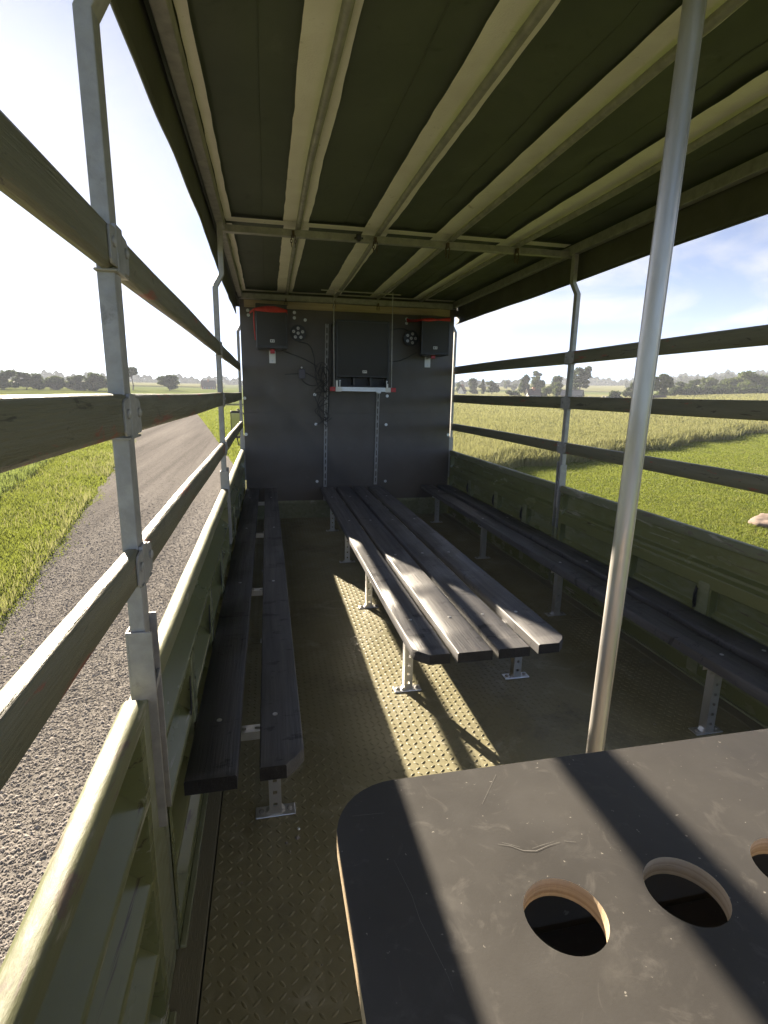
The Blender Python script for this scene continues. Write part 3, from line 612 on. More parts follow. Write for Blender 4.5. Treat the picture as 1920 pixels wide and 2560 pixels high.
# shelf hanger of the subwoofer
t = thing('speaker_hanger', 'bright perforated channel hanger on two threaded rods carrying the subwoofer', 'hanger', (.988, yf-.02, 1.467))
h = MB(); h.bb(-.285, .285, -.020, .004, -.0205, -.012); h.bb(-.285, .285, -.020, .004, .012, .0205); h.bb(-.285, .285, .002, .0045, -.012, .012)
x = -.28
while x < .27:
    h.bb(x, x+.016, -.0196, -.017, -.012, .012); h.bb(x+.040, x+.048, -.0196, -.017, -.012, .012) if int(x*100) % 2 else None; x += .062
h.build('channel', M['zinc'], t)
MB().bb(-.27, .27, .006, .40, -.004, .0235).build('shelf', M['black'], t)
for s in (-1, 1):
    MB().bb(*sorted((s*.292, s*.348)), -.030, .012, -.023, .021).build('end_cap', M['redplastic'], t, bevel=.004)
    a = MB(); a.bb(*sorted((s*.232, s*.290)), -.034, -.0206, -.026, .022); a.bb(*sorted((s*.268, s*.290)), -.034, -.030, .022, .085) if s < 0 else a.bb(*sorted((s*.245, s*.262)), -.034, -.030, .022, .06); a.build('angle_plate', M['white'], t, bevel=.002)
    MB().tube([(s*.247, -.026, .02), (s*.247, -.026, .085)], .004, 7).disc((s*.247, -.026, .082), .009, (0, 0, 1), .007, 6).build('eye_bolt', M['zinc'], t, 40)
    MB().tube([((s*.304), -.005, .021), (s*.303-.004, -.008, .5), (s*.301, -.006, .968)], .0042, 7).build('threaded_rod', M['galv'], t, 50)
MB().tube([(-.43, -.006, .955), (.38, -.006, .948)], .007, 7).build('top_bar', M['galv_dark'], t, 50)
# red straps around the speakers
def strapband(pts, hw, label):
    t = MB(); n = len(pts); vs = []
    for i, (x, y, z, w_) in enumerate(pts): vs += [(x, y, z-w_), (x, y-.0015, z), (x, y, z+w_)]
    t.add(vs, [(i*3+j, i*3+j+1, i*3+4+j, i*3+3+j) for i in range(n-1) for j in range(2)])
    o = t.build('ratchet_strap', M['red'], None, 80); o.modifiers.new('thickness', 'SOLIDIFY').thickness = .003
    return prop(o, label, 'strap', 'red straps holding the loudspeakers')
xs_ = np.linspace(-.098, .222, 16); rot = lambda x: 5.83+math.sin(R(6))*(x-.071)
P1 = [(-.155, D-.004, 2.238, .012), (-.115, 5.93, 2.236, .014)]+[(x, rot(x)-.016, 2.232+.012*math.sin((x+.1)*9)-.006, .010+.020*math.sin(math.pi*(x+.105)/.34)**1) for x in xs_]+[(.231, 5.86, 2.226, .020), (.215, D-.003, 2.23, .018)]
strapband(P1, .02, 'twisted red strap round the loudspeaker on the road side')
o = MB().tube([(-.102, 5.84, 2.225), (-.105, 5.835, 2.12), (-.100, 5.86, 2.0), (-.096, 5.95, 1.95)], .006, 6).build('strap_tail', M['red'], None, 60); prop(o, 'thin red strap tail hanging along the road side loudspeaker', 'strap')
xs_ = np.linspace(1.655, 1.958, 12); rot2 = lambda x: 5.83+math.sin(R(-7))*(x-1.806)
P2 = [(1.562, D-.004, 2.226, .014), (1.62, 5.95, 2.214, .012)]+[(x, rot2(x)-.016, 2.206+.010*(x-1.65)/.3, .013+.004*math.sin(x*30)) for x in xs_]+[(1.965, 5.84, 2.214, .015), (1.93, D-.003, 2.22, .015)]
strapband(P2, .015, 'flat red strap round the loudspeaker on the lawn side')
o = MB().tube([(1.562, D-.01, 2.247), (1.59, D-.05, 2.222), (1.64, 5.95, 2.212)], .013, 7).build('strap_ratchet', M['redplastic'], None, 50); prop(o, 'dark red ratchet buckle of the strap beside the lawn side loudspeaker', 'buckle')
# speaker feet brackets
for x, z, s, lab in ((.072, 1.800, 1, 'white perforated bracket with red cap under the road side loudspeaker'), (1.818, 1.800, -1, 'white perforated bracket with red cap under the lawn side loudspeaker')):
    t = thing('wall_bracket', lab, 'bracket', (x, D, z), 'brackets under the loudspeakers')
    b = MB(); b.prism([(-.034, -.07), (.034, -.07), (.034, .07), (-.034, .07)], -.007, -.0008, 'y'); b.build('plate', M['white'], t, bevel=.004)
    MB().disc((0, -.0072, -.045), .010, (0, -1, 0), .003, 10).build('bolt', M['zinc'], t)
    MB().bb(-.020, .020, -.20, -.0075, .020, .056).build('arm', M['zinc'], t, bevel=.002)
    MB().bb(-.024, .024, -.222, -.2005, .016, .066).build('end_cap', M['redplastic'], t, bevel=.004)
# par lights
for x, z, a0, lab in ((.349, 2.046, 0.3, 'round black LED spotlight with six pale lenses beside the road side loudspeaker'), (1.602, 2.038, 0.0, 'round black LED spotlight with six pale lenses beside the lawn side loudspeaker')):
    t = thing('led_spotlight', lab, 'spotlight', (x, D, z), 'LED spotlights on the front wall')
    MB().disc((0, -.062, 0), .088, (0, 1, 0), .05, 12, .080).build('housing', M['speaker'], t, 30, bevel=.003)
    MB().disc((0, -.0115, 0), .03, (0, 1, 0), .011, 10).build('mount', M['black'], t)
    for k_ in range(6):
        r_ = 0 if k_ == 0 else .050; u = a0+k_*2*math.pi/5
        l_ = MB().disc((r_*math.cos(u), -.0625, r_*math.sin(u)), .0165, (0, -1, 0), .004, 14, .012).build('lens', M['lens'], t, 40)
        MB().disc((r_*math.cos(u), -.0668, r_*math.sin(u)), .005, (0, -1, 0), .0012, 8).build('diode', M['print_'], l_)
# socket box and cables
t = thing('socket_box', 'small violet grey socket box screwed to the black front wall', 'socket', (.386, D, 1.630))
MB().bb(-.034, .034, -.036, -.0008, -.055, .045).build('box', mat('socket_grey', (0.085, 0.075, 0.105), .4), t, bevel=.005)
MB().disc((-.003, -.010, .062), .010, (0, -1, 0), .006, 10).build('screw_cap', M['white'], t)
def cable(pts, r, label, jit=0.0, n=40):
    P_ = [Vector(p) for p in pts]; out_ = []
    for u in np.linspace(0, len(P_)-1.001, n):
        i_ = int(u); f_ = u-i_; p0 = P_[max(i_-1, 0)]; p1 = P_[i_]; p2 = P_[i_+1]; p3 = P_[min(i_+2, len(P_)-1)]
        out_.append(.5*((2*p1)+(p2-p0)*f_+(2*p0-5*p1+4*p2-p3)*f_*f_+(3*p1-p0-3*p2+p3)*f_**3))
    return out_
cb = MB(); rr_ = random.Random(4)
for q in range(6):
    x = .60+rr_.uniform(-.06, .05); z0 = 1.78+rr_.uniform(-.12, .04); pts = [(x+.05, D-.03, z0)]
    for s in range(6):
        pts.append((.60+rr_.uniform(-.085, .085), D-.030-rr_.uniform(0, .06), z0-.10*(s+1)+rr_.uniform(-.04, .04)))
    pts.append((.66+rr_.uniform(-.05, .06), D-.03, 1.15+rr_.uniform(-.02, .2)))
    cb.tube(cable(pts, 0, ''), .0034, 5)
for q in range(2):
    c = Vector((.60+.02*q, D-.05-.01*q, 1.62-.05*q)); pts = [c+Vector((.075*math.cos(u)*(1+.1*q), .01*math.sin(3*u), .13*math.sin(u))) for u in np.linspace(0, 6.1, 24)]
    cb.tube(pts, .0036, 5)
prop(cb.build('cable_tangle', M['black'], None, 60), 'tangle of black cables looped over the long upright channel', 'cables')
def cab(name, pts, label, r=.004):
    prop(MB().tube(cable(pts, r, ''), r, 6).build(name, M['black'], None, 60), label, 'cable', 'thin cables on the front wall')
cab('cable', [(.349, D-.02, 1.96), (.47, D-.008, 1.93), (.52, D-.008, 1.80), (.53, D-.01, 1.68), (.58, D-.03, 1.60)], 'thin black cable from the road side spotlight to the cable tangle')
cab('cable', [(.20, D-.006, 1.615), (.34, D-.006, 1.625), (.42, D-.006, 1.635), (.50, D-.006, 1.60), (.59, D-.03, 1.55)], 'thin black cable through the small socket box')
cab('cable', [(.38, D-.006, 1.57), (.43, D-.008, 1.52), (.52, D-.008, 1.50), (.60, D-.03, 1.56)], 'thin black cable looping below the small socket box')
cab('cable', [(1.27, D-.006, 2.09), (1.40, D-.006, 2.13), (1.52, D-.02, 2.14), (1.60, D-.03, 2.10)], 'thin black cable between the subwoofer and the lawn side spotlight')
cab('cable', [(1.27, D-.006, 1.86), (1.36, D-.008, 1.79), (1.50, D-.008, 1.80), (1.68, D-.02, 1.89)], 'thin black cable sagging from the lawn side loudspeaker to the subwoofer')
cab('cable', [(.13, D-.006, 1.88), (.25, D-.006, 1.84), (.42, D-.008, 1.78), (.56, D-.03, 1.70)], 'thin black cable from the road side loudspeaker to the cable tangle')

# ------------------------------------------------------------------ benches
BZ, PT = 0.364, 0.045
def plank(parent, x0, x1, y0, y1, cut=None, seed=0):
    """board with slightly wavy edges and an optional cut-off corner at the rear end"""
    n = max(10, int((y1-y0)/.12)); mb = MB(); vs = []; ch = .004
    yy = np.concatenate([np.linspace(y0, y0+.10, 4), np.linspace(y0+.10, y1, n)[1:]])
    for j, y in enumerate(yy):
        a, b = x0, x1
        c = max(0, .055-(y-y0)) if cut else 0
        if cut == 'L': a += c
        if cut == 'R': b -= c
        wv = .0022*mn.noise((y*1.7, seed*7.7, 0)); wu = .0022*mn.noise((y*1.7, seed*7.7, 5)); wz = .002*mn.noise((y*1.1, seed*3.1, 9))
        a += wv; b += wu
        vs += [(a+ch, y, BZ+wz), (b-ch, y, BZ+wz), (b, y, BZ-ch+wz), (b, y, BZ-PT+wz), (a, y, BZ-PT+wz), (a, y, BZ-ch+wz)]
    k = 6; m_ = len(yy)
    mb.add(vs, [(i*k+j, i*k+(j+1) % k, (i+1)*k+(j+1) % k, (i+1)*k+j) for i in range(m_-1) for j in range(k)], 0)
    mb.add(vs[:6], [tuple(range(6))], 1); mb.add(vs[-6:], [tuple(range(6))[::-1]], 1)
    o = mb.build('plank', [M['plank'], M['plank_end']], parent, 45); return o
def leg(parent, x, y, h, turn=0.0):
    l_ = MB(); w_ = .0205; t_ = .0025
    def bx(a, b, c, d, e, f): l_.bb(a, b, c, d, e, f)
    # open strut profile: two side webs, front web with holes shown as gaps between rungs
    bx(x-w_, x-w_+t_, y-w_, y+w_, .006, h); bx(x+w_-t_, x+w_, y-w_, y+w_, .006, h)
    bx(x-w_+t_, x-w_+.0135, y-w_, y-w_+t_, .006, h); bx(x+w_-.0135, x+w_-t_, y-w_, y-w_+t_, .006, h)
    z = .006; k = 0
    while z < h-.002:
        z1 = min(z+.034, h); bx(x-w_+.0135, x+w_-.0135, y-w_+.0002, y-w_+t_, z, z1); z = z1+.013
    bx(x-w_+t_, x-w_+.010, y+w_-t_, y+w_, .006, h); bx(x+w_-.010, x+w_-t_, y+w_-t_, y+w_, .006, h)
    o = l_.build('leg', M['zinc'], parent)
    f_ = MB(); f_.bb(x-.068, x+.068, y-.026, y+.026, .0008, .0068); f_.build('foot_plate', M['zinc'], o, bevel=.003)
    for s in (-1, 1): bolt_into(MB(), (x+s*.048, y, .0066), (0, 0, 1), .0095, .008).build('bolt', M['galv'], o, 40)
    g_ = MB()
    for s in (-1, 1): g_.prism([(x+s*w_, .007), (x+s*(w_+.012), .007), (x+s*w_, .022)], y-.012, y+.012, 'y')
    g_.build('gusset', M['zinc'], o)
    return o
def crossbar(parent, x0, x1, y):
    c = MB(); zt_ = BZ-PT-.001; zb = zt_-.030
    c.bb(x0, x1, y-.0205, y-.018, zb, zt_); c.bb(x0, x1, y+.018, y+.0205, zb, zt_)
    x = x0
    c.bb(x0, x1, y-.018, y-.007, zt_-.0025, zt_); c.bb(x0, x1, y+.007, y+.018, zt_-.0025, zt_)
    while x < x1:
        xe = min(x+.028, x1); c.bb(x, xe, y-.007, y+.007, zt_-.0025, zt_); x = xe+.020
    return c.build('crossbar', M['zinc'], parent)
def bench(label, boards, ycross, legs, xb):
    t = thing('bench', label, 'bench', (0, 0, 0))
    for q, (x0, x1, y0, y1, cut) in enumerate(boards): plank(t, x0, x1, y0, y1, cut, q+len(label))
    for y in ycross:
        crossbar(t, xb[0], xb[1], y)
        for (x0, x1, y0, y1, cut) in boards:
            if y > y0+.1:
                bolt_into(MB(), ((x0+x1)/2+random.uniform(-.02, .02), y+random.uniform(-.006, .006), BZ+.0002), (0, 0, 1), .0085, .0035).build('bolt', M['zinc'], t, 40)
    for x, y in legs: leg(t, x, y, BZ-PT-.032)
    return t
bench('wide black plank bench of four boards standing free in the middle of the bed', [(.577, .724, 1.965, D-.035, 'L'), (.757, .914, 1.962, D-.035, None), (.940, 1.086, 1.962, D-.035, None), (1.134, 1.290, 1.975, D-.035, 'R')],
      [2.33, 3.385, 4.40, 5.49], [(.636, 2.32), (.638, 3.38), (.638, 4.398), (.638, 5.489), (1.222, 2.338), (1.222, 3.385), (1.222, 4.40), (1.222, 5.49)], (.595, 1.275))
bench('narrow black two-plank bench along the drop side facing the gravel road', [(-.257, -.116, 1.375, D-.035, None), (-.053, .080, 1.395, D-.035, 'R')],
      [1.66, 2.99, 4.265, 5.54], [(-.012, 1.635), (-.012, 2.98), (-.012, 4.26), (-.012, 5.535)], (-.245, .06))
bench('black two-plank bench along the drop side facing the lawn', [(1.780, 1.925, 0.75, D-.035, None), (1.985, 2.128, 0.75, D-.035, None)],
      [1.75, 3.04, 4.32, 5.70], [(1.845, 1.75), (1.847, 3.04), (1.851, 4.32), (1.855, 5.70)], (1.80, 2.12))

# ------------------------------------------------------------------ table
TZ = 0.98; TT = 0.020
t = thing('bar_table', 'scuffed black plywood table with round cup holes and rounded corner', 'table', (0, 0, 0))
def table_top():
    bm = bmesh.new(); x0, x1, y0, y1, r = .057, 1.02, -.32, .535, .075
    outl = []
    def arc(cx_, cy_, a0, a1, n=10): return [(cx_+r*math.cos(u), cy_+r*math.sin(u)) for u in np.linspace(a0, a1, n)]
    outl += arc(x0+r, y1-r, math.pi, math.pi/2) + arc(x1-r, y1-r, math.pi/2, 0) + arc(x1-r, y0+r, 0, -math.pi/2) + arc(x0+r, y0+r, -math.pi/2, -math.pi)
    holes = [(.2440, .3415), (.3675, .3415), (.4905, .3415), (.6140, .3415), (.7370, .3415), (.8600, .3415)]; hr = .0362
    def loop(pts, z): 
        vs = [bm.verts.new((a, b, z)) for a, b in pts]; es = [bm.edges.new((vs[i], vs[(i+1) % len(vs)])) for i in range(len(vs))]; return vs, es
    for z in (TZ, TZ-TT):
        es = []; rings = []
        v_, e_ = loop(outl, z); es += e_; rings.append(v_)
        for hx, hy in holes:
            v_, e_ = loop([(hx+hr*math.cos(u), hy+hr*math.sin(u)) for u in np.linspace(0, 2*math.pi, 41)[:-1]], z); es += e_; rings.append(v_)
        r_ = bmesh.ops.triangle_fill(bm, use_beauty=True, use_dissolve=False, edges=es)
        if z == TZ: top = rings
        else: bot = rings
    for a, b in zip(top, bot):
        n = len(a)
        for i in range(n):
            f = bm.faces.new((a[i], a[(i+1) % n], b[(i+1) % n], b[i])); f.material_index = 1
    bmesh.ops.recalc_face_normals(bm, faces=bm.faces)
    me = bpy.data.meshes.new('table_top'); bm.to_mesh(me); bm.free(); me.materials.append(M['table']); me.materials.append(M['plyedge'])
    return link('table_top', me, t)
table_top()
MB().bb(.12, .98, -.28, .448, .806, .822).build('shelf', M['table'], t, bevel=.001)
MB().bb(.16, .178, -.25, .40, .004, .805).build('side_panel', M['panel'], t); MB().bb(.92, .938, -.25, .40, .004, .805).build('side_panel', M['panel'], t)
MB().bb(.16, .178, -.25, .40, .8225, TZ-TT-.0005).build('riser', M['panel'], t); MB().bb(.92, .938, -.25, .40, .8225, TZ-TT-.0005).build('riser', M['panel'], t)
MB().bb(.11, .98, .455, .472, .004, TZ-TT-.0005).build('front_panel', M['panel'], t)
# scratches: fine pale scars with a shape of their own
pale_scratch = mat('pale_scratch', (0.20, 0.19, 0.175), .9)
def scar(pix, w_):
    sc = MB()
    P_ = [on('z', TZ+.0006, a, b) for a, b in pix]; vs = []
    for i, p_ in enumerate(P_):
        d_ = (P_[min(i+1, len(P_)-1)]-P_[max(i-1, 0)]).normalized(); nrm = Vector((-d_.y, d_.x, 0)); ww = .6*w_*(.25+.75*math.sin(math.pi*(i+.5)/len(P_)))
        vs += [p_+nrm*ww, p_-nrm*ww]
    sc.add(vs, [(i*2, i*2+1, i*2+3, i*2+2) for i in range(len(P_)-1)])
    sc.build('scratch', pale_scratch, t)
scar([(1245, 2110), (1275, 2114), (1308, 2126), (1340, 2127), (1372, 2113), (1400, 2105)], .0005); scar([(1255, 2106), (1280, 2112), (1300, 2118)], .0003); scar([(1330, 2121), (1356, 2112), (1384, 2104)], .0003)
scar([(985, 2150), (1005, 2190), (1030, 2240), (1050, 2300), (1085, 2370), (1120, 2440), (1135, 2480)], .0003); scar([(880, 2040), (920, 2036), (962, 2032)], .0004)
scar([(1410, 2102), (1440, 2105)], .0003); scar([(1205, 2010), (1240, 1936)], .00025)

# ------------------------------------------------------------------ pole
pb = Vector((.801, 1.090, .004)); pt = Vector((.826, 1.064, 2.382))
pm = MB().tube([pb.lerp(pt, u) for u in np.linspace(0, 1, 12)], .0200, 32); pm.tube([pb.lerp(pt, u)+Vector((.0180, -.010, 0)) for u in np.linspace(0, 1, 4)], .0024, 5)
pm.disc(pb-Vector((0, 0, .0035)), .045, (0, 0, 1), .006, 16)
prop(pm.build('support_pole', M['pole'], None, 60), 'round aluminium pole rising behind the plywood table to the roof crossbar', 'pole')

# ------------------------------------------------------------------ truck cab (only its mirror shows past the front wall)
t = thing('truck_cab', 'olive truck cab in front of the black wall, only its door mirror showing', 'truck cab', (0, 0, 0))
MB().prism([(6.75, -.55), (8.55, -.55), (8.55, .35), (8.25, 1.02), (6.85, 1.08), (6.75, .95)], -.16, 2.04, 'x').build('body', M['cab'], t, bevel=.05, seg=3)
for xx in (-.165, 2.045): MB().prism([(7.05, .38), (8.12, .38), (7.98, .92), (7.05, .96)], xx-.003, xx+.003, 'x').build('window', M['window'], t)
mr = MB().bb(-.49, -.355, 7.62, 7.66, .80, 1.17).build('mirror', M['black'], t, bevel=.018, seg=3)
MB().bb(-.478, -.367, 7.612, 7.619, .83, 1.14).build('glass', M['mirror'], mr, bevel=.002)
MB().tube([(-.16, 7.75, 1.0), (-.40, 7.70, 1.19), (-.42, 7.665, 1.12)], .010, 7).tube([(-.16, 7.75, .72), (-.40, 7.70, .70), (-.42, 7.665, .84)], .010, 7).build('mirror_arm', M['black'], t, 50)
for q, (xx, yy_) in enumerate(((.05, 7.7), (1.83, 7.7))):
    w_ = MB().disc((xx-.14, yy_, -.82), .47, (1, 0, 0), .28, 28).build('wheel', M['black'], t, 30, bevel=.03)

# ------------------------------------------------------------------ gravel stones, grass, wheat
def inside_view(x, y, lo, hi):
    a = np.degrees(np.arctan2(x, y)); return (a > lo) & (a < hi)
def stones(n):
    y = .8+15*RNG.random(n*3)**1.4; x = RNG.uniform(-5.2, .4, n*3)
    w_ = np.ones(n*3)
    ok = (RNG.random(n*3) < np.clip((15-y)/11, .0, 1)) & (x > road_edge(y, -1)-RNG.exponential(.10, n*3)) & (x < road_edge(y, 1)) & inside_view(x, y, -62, 2)
    x, y = x[ok][:n], y[ok][:n]; m = len(x)
    b = np.array([(1, 0, 0), (0, 1, 0), (-1, 0, 0), (0, -1, 0), (0, 0, 1), (0, 0, -1)], float)
    f = np.array([(0, 1, 4), (1, 2, 4), (2, 3, 4), (3, 0, 4), (1, 0, 5), (2, 1, 5), (3, 2, 5), (0, 3, 5)])
    sz = np.clip(RNG.lognormal(math.log(.0058), .45, m), .0025, .017)
    jit = 1+RNG.normal(0, .28, (m, 6, 1)); B = b[None]*jit*sz[:, None, None]*np.array([1.25, 1.0, .42])
    a = RNG.uniform(0, 6.28, m); c, s_ = np.cos(a)[:, None], np.sin(a)[:, None]
    P_ = np.stack([x[:, None]+B[..., 0]*c-B[..., 1]*s_, y[:, None]+B[..., 0]*s_+B[..., 1]*c, (terrain(x, y)+.022+sz*.15)[:, None]+B[..., 2]], -1).reshape(-1, 3)
    Fa = (f[None]+(np.arange(m)*6)[:, None, None]).reshape(-1, 3)
    return prop(np_mesh('gravel', P_, Fa, M['stone']), 'grey gravel stones strewn over the road beside the truck', 'gravel', kind='stuff')
stones(150000)
def blades(name, x, y, h, w_, m, lean=.5, label='', cat='', zoff=0.0, bend=True):
    n = len(x); a = RNG.uniform(0, 6.28, n); ln = RNG.normal(0, lean, n)*h; la = RNG.uniform(0, 6.28, n)
    z = terrain(x, y)+zoff; dx, dy = np.cos(a)*w_/2, np.sin(a)*w_/2; ox, oy = np.cos(la)*ln, np.sin(la)*ln
    P_ = np.stack([np.c_[x-dx, y-dy, z], np.c_[x+dx, y+dy, z], np.c_[x+ox*.35+dx*.7, y+oy*.35+dy*.7, z+h*.6], np.c_[x+ox*.35-dx*.7, y+oy*.35-dy*.7, z+h*.6], np.c_[x+ox, y+oy, z+h]], 1).reshape(-1, 3)
    k_ = np.arange(n)*5
    Fa = np.vstack([np.c_[k_, k_+1, k_+2], np.c_[k_, k_+2, k_+3], np.c_[k_+3, k_+2, k_+4]])
    return prop(np_mesh(name, P_, Fa, m), label, cat, kind='stuff')
def patchy(x, y, s):
    return 0.5+0.5*np.sin(x*s+1.3*np.sin(y*s*.7))*np.cos(y*s*.9+np.sin(x*s*.6))
# mown verge left of the road
n = 420000; y = 3.2+RNG.random(n)**1.5*52; x = road_edge(y, -1)+.10+RNG.exponential(.07, n)*(RNG.random(n) < .25)+.10*np.sin(y*2.1)*np.sin(y*.7+1)-RNG.random(n)**.8*(3.0+.10*y)
ok = inside_view(x, y, -62, 0) & (RNG.random(n) < np.clip(8/np.hypot(x, y), .12, 1)); x, y = x[ok], y[ok]; d = np.hypot(x, y); e = road_edge(y, -1)-x
h = (.045+.06*RNG.random(len(x))+.05*patchy(x, y, 2.1))*(1+.5*sstep(0.6, 1.6, e)); h *= np.clip(.35+e*1.2, .35, 1)
blades('grass', x, y, h, .006+.0011*d, M['grass'], .6, 'short bright green grass of the verge along the gravel road', 'grass')
n = 9000; y = 4+RNG.random(n)**1.5*34; x = road_edge(y, -1)-.05-RNG.random(n)**1.6*(2.6+.08*y); ok = inside_view(x, y, -60, 0) & (patchy(x, y, 1.1) > .45); x, y = x[ok], y[ok]
blades('dry_stalks', x, y, .10+.16*RNG.random(len(x)), .004+.0007*np.hypot(x, y), M['wheat'], .4, 'thin dry stalks standing in the mown verge', 'grass')
# taller meadow further left
n = 240000; y = 4+RNG.random(n)**1.4*75; x = road_edge(y, -1)-1.5-.03*y-RNG.random(n)*(6+.55*y)
ok = inside_view(x, y, -60, -2) & (RNG.random(n) < np.clip(12/np.hypot(x, y), .15, 1)); x, y = x[ok], y[ok]; d = np.hypot(x, y)
blades('tall_grass', x, y, .16+.22*RNG.random(len(x))+.16*patchy(x, y, .8), .008+.0012*d, M['tallgrass'], .45, 'taller meadow grass beyond the mown verge', 'grass')
# verge right of the road, ahead of the truck
n = 120000; y = 9+RNG.random(n)**1.3*60; x = road_edge(y, 1)-.08+RNG.random(n)*(2.2+.06*y)
ok = inside_view(x, y, -25, 6) & (RNG.random(n) < np.clip(14/np.hypot(x, y), .2, 1)); x, y = x[ok], y[ok]; d = np.hypot(x, y)
blades('grass', x, y, .07+.09*RNG.random(len(x)), .006+.0011*d, M['grass'], .5, 'bright grass strip between the road and the field ahead of the truck', 'grass')
# lawn right of the truck
def wheat_edge(x): return 12.6+0.545*x + .35*np.sin(x*.9) + .2*np.sin(x*2.3)
n = 900000; az_ = R(1)*RNG.uniform(24, 72, n); d = 6.5+RNG.random(n)**1.25*42; x = d*np.sin(az_); y = d*np.cos(az_)
ok = (y < wheat_edge(x)+.3) & (x > 2.4) & (RNG.random(n) < np.clip(11/d, .22, 1)); x, y = x[ok], y[ok]; d = d[ok]
blades('lawn_grass', x, y, .030+.035*RNG.random(len(x))+.025*patchy(x, y, 1.3), .006+.0010*d, M['grass'], .8, 'short sunlit lawn grass beside the truck', 'grass')
# wheat field
wa = np.linspace(-1.0, 110, 60)
def wheat_sheet():
    nv = 46; u = np.linspace(-1.0, 150, 120); V_ = []; v = np.concatenate([[0, .004], np.geomspace(.01, 1, nv-2)])
    for s in v:
        yy = wheat_edge(u)+s*(190-.15*u); xx = u - s*(u+6)*.10 + (RNG.normal(0, .05, len(u)) if s < .006 else 0); hh = .06 if s == 0 else (.10 if s < .005 else .38)
        V_.append(np.c_[xx, yy, terrain(xx, yy)+hh+.05*np.sin(xx*.35+yy*.2)*min(1, s*20)])
    nu = len(u); k_ = (np.arange(nv-1)[:, None]*nu+np.arange(nu-1)[None, :]).ravel()
    o = np_mesh('wheat_field', np.vstack(V_), np.c_[k_, k_+1, k_+nu+1, k_+nu], M['wheatbase'], None, True); prop(o, kind='structure')
wheat_sheet()
n = 700000; az_ = R(1)*RNG.uniform(2, 60, n); d = 13+RNG.random(n)**1.9*150; x = d*np.sin(az_); y = d*np.cos(az_)
ed = y-wheat_edge(x); tram = np.abs(((ed*.875+2) % 18)-9.0)
ok = (ed > -.12) & (x > -.8) & (RNG.random(n) < np.clip(30/d, .25, 1)) & (tram > .30); x, y, d, ed = x[ok], y[ok], d[ok], ed[ok]
h = (.20+.16*RNG.random(len(x))+.10*patchy(x, y, .33)); zo = np.where(ed < .6, .02, .32); h = np.where(ed < .6, .40*h/.3*(.6+.8*RNG.random(len(x))), h)
blades('wheat', x, y, h, .010+.0011*d, M['wheat'], .55, 'pale green ripening wheat beyond the lawn', 'wheat', zoff=zo)

